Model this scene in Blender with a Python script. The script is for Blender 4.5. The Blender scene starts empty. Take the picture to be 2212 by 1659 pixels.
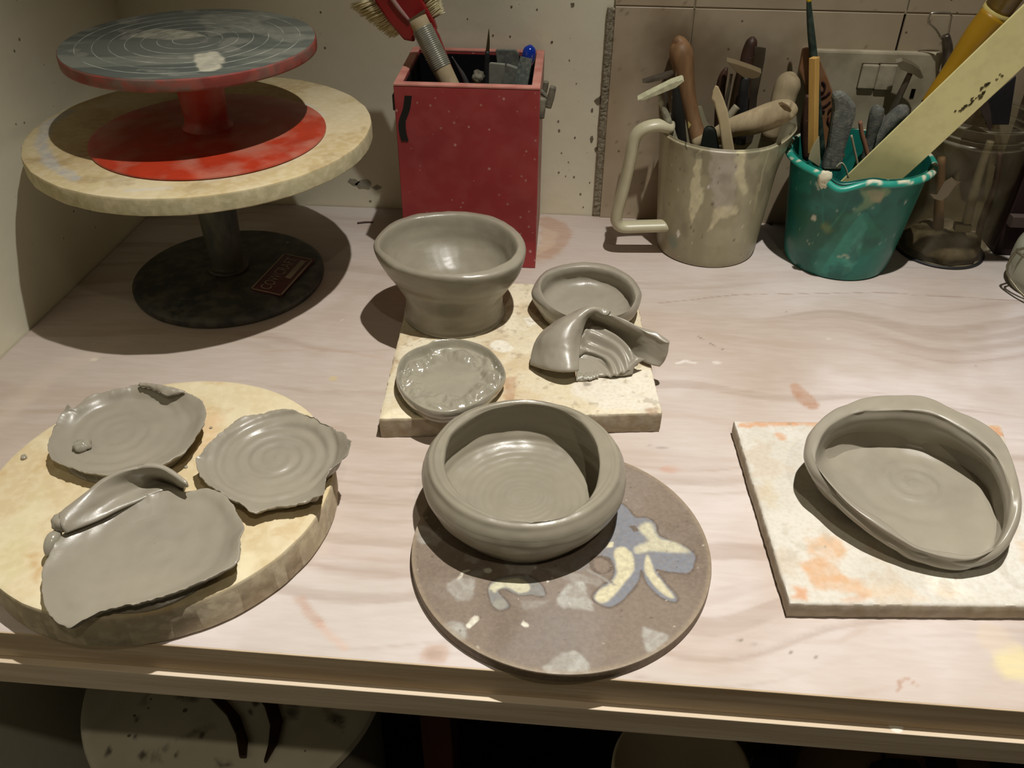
import bpy, bmesh, math, random
import numpy as np
from mathutils import Vector, Matrix, noise as mn

random.seed(7); rng = np.random.default_rng(11)
scene = bpy.context.scene
COL = scene.collection

# ------------------------------------------------------------------ camera
W_PX, H_PX, F_PX = 2212.0, 1659.0, 1897.467
PITCH, YAW, ROLL, CAM_H = 0.63926243, -0.05814354, 0.01062078, 0.475
def _axes():
    cp, sp, cy, sy = math.cos(PITCH), math.sin(PITCH), math.cos(YAW), math.sin(YAW)
    f = np.array([sy*cp, cy*cp, -sp]); rt = np.array([cy, -sy, 0.0]); up = np.cross(rt, f)
    r2 = rt*math.cos(ROLL)+up*math.sin(ROLL); u2 = -rt*math.sin(ROLL)+up*math.cos(ROLL)
    return r2, u2, f
RT, UP, FW = _axes()
cam = bpy.data.cameras.new('camera'); camo = bpy.data.objects.new('camera', cam); COL.objects.link(camo)
m = Matrix.Identity(4)
for i in range(3):
    m[i][0] = RT[i]; m[i][1] = UP[i]; m[i][2] = -FW[i]
m[2][3] = CAM_H
camo.matrix_world = m
cam.sensor_fit = 'HORIZONTAL'; cam.sensor_width = 36.0; cam.lens = F_PX/W_PX*36.0
cam.clip_start = 0.01
scene.camera = camo

# ------------------------------------------------------------------ light
def s2l(c):
    c = np.array(c, float)/255.0
    return tuple(float(v) for v in np.where(c <= .04045, c/12.92, ((c+.055)/1.055)**2.4))
world = bpy.data.worlds.new('room_glow'); scene.world = world; world.use_nodes = True
bg = world.node_tree.nodes['Background']; bg.inputs[0].default_value = (1.0, .86, .64, 1); bg.inputs[1].default_value = 0.030
def spot(name, loc, aim, power, size, blend, radius, col):
    l = bpy.data.lights.new(name, 'SPOT'); l.energy = power; l.spot_size = math.radians(size); l.spot_blend = blend
    l.shadow_soft_size = radius; l.color = col
    o = bpy.data.objects.new(name, l); COL.objects.link(o); o.location = loc
    o.rotation_euler = (Vector(aim)-Vector(loc)).to_track_quat('-Z', 'Y').to_euler()
    return o
KEY = (0.21, 0.46, 1.50)
spot('ceiling_spot', KEY, (0.17, 0.20, 0.0), 119.0, 82, 1.0, 0.012, (1.0, .965, .915))
spot('room_spot', (0.30, -0.40, 1.55), (0.05, 0.20, -0.25), 16.0, 54, 1.0, 0.02, (1.0, .88, .70))
scene.view_settings.view_transform = 'Standard'; scene.view_settings.look = 'None'
scene.view_settings.exposure = 0.0; scene.view_settings.gamma = 1.0; scene.view_settings.use_curve_mapping = False

# ------------------------------------------------------------------ picture point -> place helpers
def ray(px, py):
    return RT*((px-W_PX/2)/F_PX) - UP*((py-H_PX/2)/F_PX) + FW
def P(px, py, z=0.0):
    d = ray(px, py); return d*((CAM_H-z)/-d[2]) + np.array([0, 0, CAM_H])
def Y(px, py, y):
    d = ray(px, py); return d*(y/d[1]) + np.array([0, 0, CAM_H])
def pxr(p):                       # metres per picture pixel at a point
    return float(np.dot(np.asarray(p)-np.array([0, 0, CAM_H]), FW))/F_PX

# ------------------------------------------------------------------ numpy noise + painting
def _hash(ix, iy, s):
    h = (ix*374761393 + iy*668265263 + s*1442695041) & 0xffffffff
    h = ((h ^ (h >> 13))*1274126177) & 0xffffffff
    return ((h ^ (h >> 16)) & 0xffff)/65535.0
def vn(x, y, s=0):
    ix = np.floor(x).astype(np.int64); iy = np.floor(y).astype(np.int64); fx = x-ix; fy = y-iy
    fx = fx*fx*(3-2*fx); fy = fy*fy*(3-2*fy)
    return (_hash(ix, iy, s)*(1-fx)+_hash(ix+1, iy, s)*fx)*(1-fy) + (_hash(ix, iy+1, s)*(1-fx)+_hash(ix+1, iy+1, s)*fx)*fy
def fbm(x, y, s=0, o=4):
    r = 0; a = .5; t = 0
    for k in range(o):
        r = r+a*vn(x, y, s+k*17); t += a; a *= .5; x = x*2.03+5.1; y = y*2.03+1.7
    return r/t
def sstep(a, b, x):
    t = np.clip((x-a)/(b-a), 0, 1); return t*t*(3-2*t)
def poly_sd(p, q):                # signed distance to polygon q (inside negative)
    n = len(q); d = np.full(len(p), 1e9); ins = np.zeros(len(p), bool)
    for i in range(n):
        a = q[i]; b = q[(i+1) % n]; e = b-a; w = p-a
        t = np.clip((w@e)/(e@e+1e-12), 0, 1); d = np.minimum(d, np.linalg.norm(w-t[:, None]*e, axis=1))
        c = ((a[1] > p[:, 1]) != (b[1] > p[:, 1]))
        xi = a[0]+(p[:, 1]-a[1])/(b[1]-a[1]+1e-12)*e[0]
        ins ^= c & (p[:, 0] < xi)
    return np.where(ins, -d, d)
def line_d(p, q):
    d = np.full(len(p), 1e9)
    for a, b in zip(q[:-1], q[1:]):
        e = b-a; w = p-a; t = np.clip((w@e)/(e@e+1e-12), 0, 1)
        d = np.minimum(d, np.linalg.norm(w-t[:, None]*e, axis=1))
    return d
class Paint:
    """albedo painting on a grid; uv = 2d position in metres, conv = picture point -> uv"""
    def __init__(s, uv, base, conv=None):
        s.uv = uv; s.c = np.tile(np.array(s2l(base)), (len(uv), 1)); s.conv = conv
    def mix(s, idx, a, col):
        col = np.array(s2l(col)); s.c[idx] = s.c[idx]*(1-a[:, None])+col*a[:, None]
    def noise(s, col, scale, lo, hi, alpha=1, seed=0, an=(1, 1), rot=0, o=4):
        u = s.uv; c_, s_ = math.cos(rot), math.sin(rot)
        x = (u[:, 0]*c_+u[:, 1]*s_)*scale*an[0]; y = (-u[:, 0]*s_+u[:, 1]*c_)*scale*an[1]
        s.mix(slice(None), alpha*sstep(lo, hi, fbm(x+50, y+50, seed, o)), col)
    def _near(s, q, mg):
        lo = q.min(0)-mg; hi = q.max(0)+mg
        return np.nonzero(((s.uv > lo) & (s.uv < hi)).all(1))[0]
    def _warp(s, idx, amt, seed):
        u = s.uv[idx]
        return u+amt*2*np.stack([fbm(u[:, 0]*130, u[:, 1]*130, seed, 3)-.5, fbm(u[:, 0]*130+40, u[:, 1]*130, seed+3, 3)-.5], 1)
    def poly(s, px, col, alpha=1, soft=.002, warp=.002, seed=0, mott=0, grow=0.0):
        q = np.array([s.conv(*p) for p in px]) if s.conv else np.array(px)
        if len(q) > 4: q = cr(q, 3, True)
        idx = s._near(q, .02+soft)
        if not len(idx): return
        d = poly_sd(s._warp(idx, warp, seed), q)-grow
        a = alpha*(1-sstep(-soft/2, soft/2, d))
        if mott: a = a*(1-mott+mott*sstep(.3, .7, fbm(s.uv[idx, 0]*150, s.uv[idx, 1]*150, seed+9)))
        s.mix(idx, a, col)
    def line(s, px, w, col, alpha=1, soft=.001, warp=.0005, seed=0, mott=0):
        q = np.array([s.conv(*p) for p in px]) if s.conv else np.array(px); idx = s._near(q, w+.01+soft)
        if not len(idx): return
        d = line_d(s._warp(idx, warp, seed), q)-w/2
        a = alpha*(1-sstep(-soft/2, soft/2, d))
        if mott: a = a*(1-mott+mott*sstep(.35, .6, fbm(s.uv[idx, 0]*300, s.uv[idx, 1]*300, seed+9)))
        s.mix(idx, a, col)
    def blob(s, px, r, col, alpha=1, soft=.003, warp=.002, seed=0, asp=1, mott=0):
        c = np.array(s.conv(*px) if s.conv else px)
        q = [c+np.array([r*math.cos(t), r*asp*math.sin(t)]) for t in np.linspace(0, 2*math.pi, 12, endpoint=False)]
        cv = s.conv; s.conv = None; s.poly(q, col, alpha, soft, warp, seed, mott); s.conv = cv
    def spots(s, n, rmin, rmax, col, alpha=.8, box=None, seed=0):
        g = np.random.default_rng(seed); lo = s.uv.min(0) if box is None else np.array(box[:2]); hi = s.uv.max(0) if box is None else np.array(box[2:])
        for k in range(n):
            c = lo+(hi-lo)*g.random(2); r = rmin+(rmax-rmin)*g.random()**3
            idx = s._near(np.array([c]), r*1.6)
            if len(idx):
                d = np.linalg.norm((s.uv[idx]-c)*[1, .7+.6*g.random()], axis=1)
                s.mix(idx, alpha*(1-sstep(r*.6, r*1.2, d)), col)

# ------------------------------------------------------------------ materials
def mat(name, base, rough=.6, spec=.4, c2=None, nscale=30, namt=.5, c3=None, n3=120, amt3=.3, bump=.0, bscale=300, specks=None,
        attr=False, metal=0, aniso=(1, 1, 1), rvar=0, rings=None, alpha=None, coat=0, stain=None, bdist=.001):
    m_ = bpy.data.materials.new(name); m_.use_nodes = True; nt = m_.node_tree; N = nt.nodes; L = nt.links
    b = N['Principled BSDF']; tc = N.new('ShaderNodeTexCoord'); mp = N.new('ShaderNodeMapping'); mp.inputs['Scale'].default_value = aniso
    L.new(tc.outputs['Object'], mp.inputs['Vector'])
    def noise(sc, det=5, src=None):
        n = N.new('ShaderNodeTexNoise'); n.inputs['Scale'].default_value = sc; n.inputs['Detail'].default_value = det
        L.new((src or mp.outputs['Vector']), n.inputs['Vector']); return n.outputs['Fac']
    def ramp(f, a, b_):
        r = N.new('ShaderNodeMapRange'); r.inputs['From Min'].default_value = a; r.inputs['From Max'].default_value = b_
        L.new(f, r.inputs['Value']); return r.outputs['Result']
    def mul(f, v):
        q = N.new('ShaderNodeMath'); q.operation = 'MULTIPLY'; L.new(f, q.inputs[0])
        if isinstance(v, float): q.inputs[1].default_value = v
        else: L.new(v, q.inputs[1])
        return q.outputs[0]
    def mixc(f, a, c):
        x = N.new('ShaderNodeMix'); x.data_type = 'RGBA'; L.new(f, x.inputs[0])
        if isinstance(a, tuple): x.inputs[6].default_value = (*a, 1)
        else: L.new(a, x.inputs[6])
        x.inputs[7].default_value = (*c, 1); return x.outputs[2]
    if attr:
        a = N.new('ShaderNodeAttribute'); a.attribute_name = 'Col'; cur = a.outputs['Color']
    else:
        cur = s2l(base)
    if c2: cur = mixc(mul(ramp(noise(nscale), .38, .62), float(namt)), cur, s2l(c2))
    if c3: cur = mixc(mul(ramp(noise(n3, 6), .45, .62), float(amt3)), cur, s2l(c3))
    if stain:                                           # big blotches with their own hard outline
        for sc_, th, col_, am_ in stain:
            cur = mixc(mul(ramp(noise(sc_, 3), th, th+.03), float(am_)), cur, s2l(col_))
    if rings:                                           # turned grooves printed round the axis
        sx = N.new('ShaderNodeSeparateXYZ'); L.new(tc.outputs['Object'], sx.inputs[0])
        cx = N.new('ShaderNodeCombineXYZ'); L.new(sx.outputs[0], cx.inputs[0]); L.new(sx.outputs[1], cx.inputs[1])
        ln = N.new('ShaderNodeVectorMath'); ln.operation = 'LENGTH'; L.new(cx.outputs[0], ln.inputs[0])
        tot = None
        for r_ in rings[0]:
            q = N.new('ShaderNodeMath'); q.operation = 'COMPARE'; L.new(ln.outputs['Value'], q.inputs[0]); q.inputs[1].default_value = r_; q.inputs[2].default_value = rings[1]
            if tot is None: tot = q.outputs[0]
            else:
                z = N.new('ShaderNodeMath'); z.operation = 'ADD'; L.new(tot, z.inputs[0]); L.new(q.outputs[0], z.inputs[1]); tot = z.outputs[0]
        cur = mixc(mul(tot, .75), cur, s2l(rings[2]))
    if specks:
        for (sc_, sz, col_, dens) in specks:
            v = N.new('ShaderNodeTexVoronoi'); v.inputs['Scale'].default_value = sc_; L.new(tc.outputs['Object'], v.inputs['Vector'])
            v.inputs['Randomness'].default_value = 1
            lt = N.new('ShaderNodeMath'); lt.operation = 'LESS_THAN'; L.new(v.outputs['Distance'], lt.inputs[0])
            sp_ = N.new('ShaderNodeSeparateColor'); L.new(v.outputs['Color'], sp_.inputs[0])
            L.new(mul(sp_.outputs[1], float(sz)), lt.inputs[1])
            g = N.new('ShaderNodeMath'); g.operation = 'LESS_THAN'; L.new(sp_.outputs[0], g.inputs[0]); g.inputs[1].default_value = dens
            cur = mixc(mul(mul(lt.outputs[0], g.outputs[0]), .75), cur, s2l(col_))
    if isinstance(cur, tuple): b.inputs['Base Color'].default_value = (*cur, 1)
    else: L.new(cur, b.inputs['Base Color'])
    b.inputs['Roughness'].default_value = rough; b.inputs['Metallic'].default_value = metal
    b.inputs['Specular IOR Level'].default_value = spec
    if rvar:
        r = N.new('ShaderNodeMapRange'); L.new(noise(60, 4), r.inputs['Value']); r.inputs['From Min'].default_value = .35; r.inputs['From Max'].default_value = .65
        r.inputs['To Min'].default_value = rough-rvar; r.inputs['To Max'].default_value = rough+rvar; L.new(r.outputs[0], b.inputs['Roughness'])
    if coat: b.inputs['Coat Weight'].default_value = coat; b.inputs['Coat Roughness'].default_value = .12
    if bump:
        bp = N.new('ShaderNodeBump'); bp.inputs['Strength'].default_value = bump; bp.inputs['Distance'].default_value = bdist
        L.new(noise(bscale, 4), bp.inputs['Height']); L.new(bp.outputs[0], b.inputs['Normal'])
    if alpha is not None:
        tr = N.new('ShaderNodeBsdfTransparent'); mx = N.new('ShaderNodeMixShader'); out = N['Material Output']
        tr.inputs[0].default_value = (.93, .92, .86, 1)
        f = ramp(noise(45, 5), .35, .75); r2 = N.new('ShaderNodeMapRange'); L.new(f, r2.inputs['Value']); r2.inputs['To Min'].default_value = alpha[0]; r2.inputs['To Max'].default_value = alpha[1]
        L.new(r2.outputs[0], mx.inputs[0]); L.new(tr.outputs[0], mx.inputs[1]); L.new(b.outputs[0], mx.inputs[2]); L.new(mx.outputs[0], out.inputs['Surface'])
    return m_

# ------------------------------------------------------------------ object helpers
LOC = {}
def thing(name, label, cat, loc, group=None):
    o = bpy.data.objects.new(name, None); COL.objects.link(o); o.location = loc; o.empty_display_size = .01
    o['label'] = label; o['category'] = cat
    if group: o['group'] = group
    LOC[o.name] = np.array(loc, float); return o
def obj(name, geo, material, parent=None, colors=None, smooth=True, label=None, cat=None, group=None, kind=None, bevel=0, auto=None):
    v, f = geo; v = np.asarray(v, float)
    if parent is not None: org = LOC[parent.name]
    else: org = np.array([(v[:, 0].min()+v[:, 0].max())/2, (v[:, 1].min()+v[:, 1].max())/2, v[:, 2].min()])
    me = bpy.data.meshes.new(name); me.from_pydata((v-org).tolist(), [], [tuple(int(i) for i in q) for q in f]); me.update()
    if smooth:
        me.polygons.foreach_set('use_smooth', [True]*len(me.polygons))
    if colors is not None:
        at = me.color_attributes.new('Col', 'FLOAT_COLOR', 'POINT')
        at.data.foreach_set('color', np.concatenate([colors, np.ones((len(colors), 1))], 1).astype(np.float32).ravel())
    me.materials.append(material)
    o = bpy.data.objects.new(name, me); COL.objects.link(o)
    if parent is not None: o.parent = parent; LOC[o.name] = org
    else: o.location = org; LOC[o.name] = org
    if label: o['label'] = label
    if cat: o['category'] = cat
    if group: o['group'] = group
    if kind: o['kind'] = kind
    if bevel:
        b = o.modifiers.new('edge', 'BEVEL'); b.width = bevel; b.segments = 2; b.limit_method = 'ANGLE'; b.angle_limit = math.radians(40)
    if auto:
        try: me.set_sharp_from_angle(angle=math.radians(auto))
        except Exception: pass
    return o
def join(*gs):
    V = []; F = []; n = 0
    for v, f in gs:
        V.append(np.asarray(v, float)); F += [tuple(i+n for i in q) for q in f]; n += len(v)
    return np.concatenate(V), F
def box(x0, x1, y0, y1, z0, z1):
    v = [(x, y, z) for z in (z0, z1) for y in (y0, y1) for x in (x0, x1)]
    return v, [(0, 2, 3, 1), (4, 5, 7, 6), (0, 1, 5, 4), (2, 6, 7, 3), (0, 4, 6, 2), (1, 3, 7, 5)]
def prism(pts, d):
    pts = [np.asarray(p, float) for p in pts]; n = len(pts); d = np.asarray(d, float)
    v = pts+[p+d for p in pts]
    nrm = np.zeros(3)
    for i in range(n): nrm += np.cross(pts[i], pts[(i+1) % n])
    f = [tuple(range(n)), tuple(range(2*n-1, n-1, -1))]+[(i, i+n, (i+1) % n+n, (i+1) % n) for i in range(n)]
    if nrm@d > 0: f = [tuple(reversed(q)) for q in f]
    return v, f
def cr(pts, m_, closed=False):
    p = np.asarray(pts, float); n = len(p); out = []
    rngs = n if closed else n-1
    for i in range(rngs):
        if closed: a, b, c, d = p[(i-1) % n], p[i], p[(i+1) % n], p[(i+2) % n]
        else: a, b, c, d = p[max(i-1, 0)], p[i], p[i+1], p[min(i+2, n-1)]
        for k in range(m_):
            t = k/m_; out.append(.5*((2*b)+(c-a)*t+(2*a-5*b+4*c-d)*t*t+(3*b-a-3*c+d)*t**3))
    if not closed: out.append(p[-1])
    return np.array(out)
def tube(path, rad, n=14, sm=4, flat=None, cap=True):
    """swept rod; flat=(axis, factor) squashes the section along axis"""
    pr = np.array([[*p, r] for p, r in zip(path, rad)]); 
    if sm > 1 and len(pr) > 2: pr = cr(pr, sm)
    C, Rr = pr[:, :3], np.maximum(pr[:, 3], 1e-5); V = []; F = []
    T = np.gradient(C, axis=0); T /= np.linalg.norm(T, axis=1)[:, None]+1e-12
    ref = np.array([0, 0, 1.0]) if abs(T[0][2]) < .8 else np.array([0, 1.0, 0])
    if flat is not None: ref = np.asarray(flat[0], float)
    for i in range(len(C)):
        a = ref-T[i]*(ref@T[i]); a /= np.linalg.norm(a); b = np.cross(T[i], a)
        if flat is None: ref = a
        fa = flat[1] if flat else 1
        for k in range(n):
            t = 2*math.pi*k/n; V.append(C[i]+Rr[i]*(a*math.cos(t)*fa+b*math.sin(t)))
    for i in range(len(C)-1):
        for k in range(n):
            F.append((i*n+k, i*n+(k+1) % n, (i+1)*n+(k+1) % n, (i+1)*n+k))
    if cap:
        F.append(tuple(range(n-1, -1, -1))); F.append(tuple((len(C)-1)*n+k for k in range(n)))
    return np.array(V), F
def lathe(prof, c, n=96, sm=1):
    p = np.array(prof, float)
    if sm > 1: p = cr(p, sm)
    V = []; F = []; th = np.linspace(0, 2*math.pi, n, endpoint=False)
    for r, z in p:
        r = max(r, 1e-5)
        for t in th: V.append((c[0]+r*math.cos(t), c[1]+r*math.sin(t), z))
    for i in range(len(p)-1):
        for k in range(n): F.append((i*n+k, i*n+(k+1) % n, (i+1)*n+(k+1) % n, (i+1)*n+k))
    return np.array(V), F
def pol(px, rows):
    pass
def ring_pts(spec, N):
    th = np.linspace(0, 2*math.pi, N, endpoint=False)
    if spec[0] == 'c':
        _, cx, cy, r, z = spec
        return np.stack([cx+r*np.cos(th), cy+r*np.sin(th), np.full(N, z)], 1)
    pts = spec[1]; q = np.array([P(p[0], p[1], p[2] if len(p) > 2 else spec[2]) for p in pts])
    q = cr(q, 6, True); c = q[:, :2].mean(0)
    if len(spec) > 3 and spec[3] is not None: c = np.array(spec[3])
    d = q[:, :2]-c; a = np.arctan2(d[:, 1], d[:, 0]); r = np.linalg.norm(d, axis=1); o = np.argsort(a)
    a, r, z = a[o], r[o], q[o, 2]
    t = (th+math.pi) % (2*math.pi)-math.pi
    R_ = np.interp(t, a, r, period=2*math.pi); Z_ = np.interp(t, a, z, period=2*math.pi)
    k = np.array([.25, .5, .25]); 
    for _ in range(spec[4] if len(spec) > 4 else 2):
        R_ = k[0]*np.roll(R_, 1)+k[1]*R_+k[2]*np.roll(R_, -1); Z_ = k[0]*np.roll(Z_, 1)+k[1]*Z_+k[2]*np.roll(Z_, -1)
    return np.stack([c[0]+R_*np.cos(th), c[1]+R_*np.sin(th), Z_], 1)
def scaled(ring, s, z=None, dz=0, c=None):
    c = ring[:, :2].mean(0) if c is None else np.array(c); o = ring.copy(); o[:, :2] = c+(ring[:, :2]-c)*s
    if z is not None: o[:, 2] = z
    o[:, 2] += dz; return o
def loft(rings, m_=5, N=160, sub=None):
    N = next((len(r) for r in rings if isinstance(r, np.ndarray)), N)
    R_ = np.array([r if isinstance(r, np.ndarray) else ring_pts(r, N) for r in rings])
    S = cr(R_, m_) if m_ > 1 else R_
    n = S.shape[1]; V = S.reshape(-1, 3); F = []
    for i in range(S.shape[0]-1):
        for k in range(n): F.append((i*n+k, (i+1)*n+k, (i+1)*n+(k+1) % n, i*n+(k+1) % n))
    return V, F
def normals(v, f):
    f4 = np.array([q for q in f if len(q) == 4]); a, b, c, d = (v[f4[:, i]] for i in range(4))
    n = np.cross(c-a, d-b); N_ = np.zeros_like(v)
    for i in range(4): np.add.at(N_, f4[:, i], n)
    return N_/(np.linalg.norm(N_, axis=1)[:, None]+1e-12)
def roughen(geo, amp, scale, seed=0, rings=None, zmin=None, octv=3):
    v, f = geo; v = np.array(v, float); n = normals(v, f)
    h = np.array([mn.fractal(Vector((p[0]*scale+seed*7.3, p[1]*scale, p[2]*scale)), .9, 2.1, octv) for p in v])
    h = h*amp
    if rings:
        for (cx, cy, lam, a, r0, r1, spiral) in rings:
            dx = v[:, 0]-cx; dy = v[:, 1]-cy; r = np.hypot(dx, dy); th = np.arctan2(dy, dx)
            w = sstep(r0, r0+.004, r)*(1-sstep(r1-.006, r1, r))*(n[:, 2] > .3)
            h = h+a*w*np.sin(2*math.pi*r/lam+spiral*th)
    v2 = v+n*h[:, None]
    if zmin is not None:
        keep = v[:, 2] <= zmin+1e-5; v2[keep, 2] = v[keep, 2]; v2[:, 2] = np.maximum(v2[:, 2], zmin)
    return v2, f
def patch(rows, thick, mu=8, mv=8, amp=0, scale=80, seed=0):
    """thick clay sheet through a grid of control points"""
    R_ = np.array(rows); A = cr(R_, mu); A = np.transpose(A, (1, 0, 2)); A = cr(A, mv); A = np.transpose(A, (1, 0, 2))
    a, b = A.shape[:2]; V = A.reshape(-1, 3); F = [(i*b+k, i*b+k+1, (i+1)*b+k+1, (i+1)*b+k) for i in range(a-1) for k in range(b-1)]
    n = normals(V, F)
    if amp:
        h = np.array([mn.fractal(Vector((p[0]*scale+seed, p[1]*scale, p[2]*scale)), .9, 2.1, 3) for p in V]); V = V+n*(amp*h)[:, None]
    # round the edges: thickness falls off at the border
    iu = np.minimum(np.arange(a), a-1-np.arange(a)); iv = np.minimum(np.arange(b), b-1-np.arange(b))
    e = np.minimum(iu[:, None], iv[None, :]); t = thick/2*np.sqrt(np.clip((e+.6)/3.0, 0, 1)).reshape(-1)
    top = V+n*t[:, None]; bot = V-n*t[:, None]; m_ = len(V)
    F2 = list(F)+[(q[3]+m_, q[2]+m_, q[1]+m_, q[0]+m_) for q in F]
    bd = [k for k in range(b)]+[i*b+b-1 for i in range(1, a)]+[(a-1)*b+k for k in range(b-2, -1, -1)]+[i*b for i in range(a-2, 0, -1)]
    for i in range(len(bd)):
        p, q = bd[i], bd[(i+1) % len(bd)]; F2.append((q, p, p+m_, q+m_))
    return np.concatenate([top, bot]), F2
def grid_top(poly, z0, z1, res, edge=.0):
    """slab over a quad (FL, FR, BR, BL); dense top surface, plain sides. returns geo and number of top verts"""
    q = np.array(poly, float); nu = max(2, int(np.linalg.norm(q[1]-q[0])/res)); nv = max(2, int(np.linalg.norm(q[3]-q[0])/res))
    u = np.linspace(0, 1, nu)[None, :, None]; w = np.linspace(0, 1, nv)[:, None, None]
    T = (q[0]*(1-u)+q[1]*u)*(1-w)+(q[3]*(1-u)+q[2]*u)*w
    V = np.concatenate([T.reshape(-1, 2), np.full((nu*nv, 1), z1)], 1)
    F = [(j*nu+i, j*nu+i+1, (j+1)*nu+i+1, (j+1)*nu+i) for j in range(nv-1) for i in range(nu-1)]
    return V, F, nu, nv
def slab(poly, z0, z1, res, rag=0, seed=0):
    V, F, nu, nv = grid_top(poly, z0, z1, res)
    bd = [i for i in range(nu)]+[j*nu+nu-1 for j in range(1, nv)]+[(nv-1)*nu+i for i in range(nu-2, -1, -1)]+[j*nu for j in range(nv-2, 0, -1)]
    c = V[:, :2].mean(0); B = V[bd].copy()
    V[bd, 2] -= .0006
    if rag:
        h = fbm(B[:, 0]*150+9, B[:, 1]*150, seed, 3)-.5
        d = B[:, :2]-c; d /= np.linalg.norm(d, axis=1)[:, None]; V[bd, :2] += d*(h*rag)[:, None]
    rings = [V]; n0 = len(V); prev = bd; F = list(F); off = n0
    for z in (z0+(z1-z0)*.85, z0+(z1-z0)*.15, z0):
        r = V[bd].copy(); d = r[:, :2]-c; d /= np.linalg.norm(d, axis=1)[:, None]
        k = .0008 if z0 < z < z1 else .0
        r[:, :2] += d*(k+rag*(fbm(r[:, 0]*200, r[:, 1]*200+z*900, seed+5, 2)-.5)[:, None]); r[:, 2] = z
        rings.append(r); cur = list(range(off, off+len(bd)))
        for i in range(len(bd)):
            j = (i+1) % len(bd); F.append((prev[i], cur[i], cur[j], prev[j]))
        prev = cur; off += len(bd)
    F.append(tuple(reversed(prev)))
    return np.concatenate(rings), F, n0
def disc(c, r, z0, z1, res=.0015, rag=0, nth=300, edge=.001, seed=0):
    """round bat: dense polar top, turned side"""
    nr = max(4, int(r/res)); th = np.linspace(0, 2*math.pi, nth, endpoint=False)
    w = 1+rag*(fbm(np.cos(th)*9+20, np.sin(th)*9+20, seed, 4)-.5)
    V = []; 
    rr = list(np.linspace(.0005, r-edge, nr)); zz = [z1]*nr
    rr += [r-edge*.3, r, r, r-edge*.6]; zz += [z1-edge*.2, z1-edge, z0+edge*.6, z0]
    R2 = np.array(rr)[:, None]*(1+(w-1)[None, :]*(np.array(rr)/r)[:, None]**6)
    V = np.stack([c[0]+R2*np.cos(th), c[1]+R2*np.sin(th), np.repeat(np.array(zz)[:, None], nth, 1)], 2).reshape(-1, 3)
    F = [(i*nth+k, i*nth+(k+1) % nth, (i+1)*nth+(k+1) % nth, (i+1)*nth+k) for i in range(len(rr)-1) for k in range(nth)]
    F = [tuple(reversed(q)) for q in F]; F = [tuple(reversed(q)) for q in F]
    F.append(tuple(range((len(rr)-1)*nth, len(rr)*nth))[::-1])
    return V, F
def ext(a, b, L):
    a = np.asarray(a); b = np.asarray(b); d = (b-a)/np.linalg.norm(b-a); return b+d*L

# ------------------------------------------------------------------ shared materials
CLAY = (150, 143, 127)
M_clay = mat('leather_clay', CLAY, .34, .5, c2=(136, 129, 115), nscale=35, namt=.5, c3=(160, 152, 134), n3=14, amt3=.5, bump=.06, bscale=700, rvar=.08)
M_clay_matt = mat('thrown_clay', (146, 139, 121), .34, .5, c2=(130, 123, 108), nscale=25, namt=.5, bump=.08, bscale=600, rvar=.08, aniso=(1, 1, 5))
M_wet = mat('wet_clay', (156, 150, 132), .16, .6, c2=(136, 130, 116), nscale=40, namt=.4, bump=.25, bscale=160, rvar=.08, coat=.5)
M_wall = mat('painted_plaster', (240, 236, 212), .6, .35, c2=(226, 220, 194), nscale=4, namt=.5, c3=(228, 218, 186), n3=9, amt3=.3, bump=.25, bscale=60, attr=False,
             specks=[(70, .16, (90, 84, 70), .25), (160, .12, (105, 98, 82), .12)], bdist=.002)
M_tile = mat('mottled_tile', (150, 137, 112), .28, .5, c2=(160, 142, 114), nscale=7, namt=.4, c3=(150, 130, 100), n3=18, amt3=.25, bump=.06, bscale=50, specks=[(110, .15, (80, 66, 48), .15)], attr=True)
M_table = mat('limed_plywood', (0, 0, 0), .62, .3, attr=True, c2=(176, 156, 140), nscale=90, namt=.14, c3=(210, 198, 190), n3=60, amt3=.15, aniso=(.6, 3, 1), bump=.1, bscale=200, bdist=.0005)
M_edge = mat('raw_wood_edge', (204, 184, 154), .7, .3, c2=(168, 142, 108), nscale=8, namt=.75, c3=(170, 150, 124), n3=30, amt3=.4, aniso=(.6, 6, 14), bump=.3, bscale=60, specks=[(22, .2, (70, 52, 34), .15)])
M_plaster_y = mat('old_plaster_bat', (0, 0, 0), .85, .2, attr=True, c2=(200, 178, 134), nscale=40, namt=.2, c3=(226, 214, 182), n3=140, amt3=.3, bump=.4, bscale=160)
M_bat = mat('hardboard_bat', (0, 0, 0), .55, .35, attr=True, c2=(98, 86, 74), nscale=260, namt=.22, c3=(150, 136, 118), n3=420, amt3=.2, bump=.1, bscale=500)
M_sq = mat('square_plaster', (0, 0, 0), .75, .25, attr=True, c2=(208, 202, 188), nscale=120, namt=.2, c3=(170, 150, 120), n3=300, amt3=.18, bump=.35, bscale=220)
M_black = mat('charcoal_black', (34, 34, 36), .5, .4, c2=(58, 58, 58), nscale=60, namt=.5)
M_steel = mat('dull_steel', (120, 112, 100), .4, .5, metal=.7, c2=(80, 74, 64), nscale=90, namt=.6)
M_bright = mat('bright_steel', (190, 184, 170), .25, .5, metal=.85)
M_woodpale = mat('pale_worn_wood', (168, 152, 120), .7, .2, c2=(138, 122, 94), nscale=35, namt=.6, c3=(196, 178, 142), n3=90, amt3=.4, aniso=(1, 1, .4), bump=.15, bscale=300)
M_woodorange = mat('varnished_wood', (142, 108, 74), .5, .3, c2=(100, 74, 50), nscale=30, namt=.6, aniso=(3, 3, .5))
M_wooddark = mat('dark_wood', (72, 48, 36), .5, .4, c2=(44, 28, 22), nscale=60, namt=.6, specks=[(260, .2, (150, 140, 120), .3)])
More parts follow.
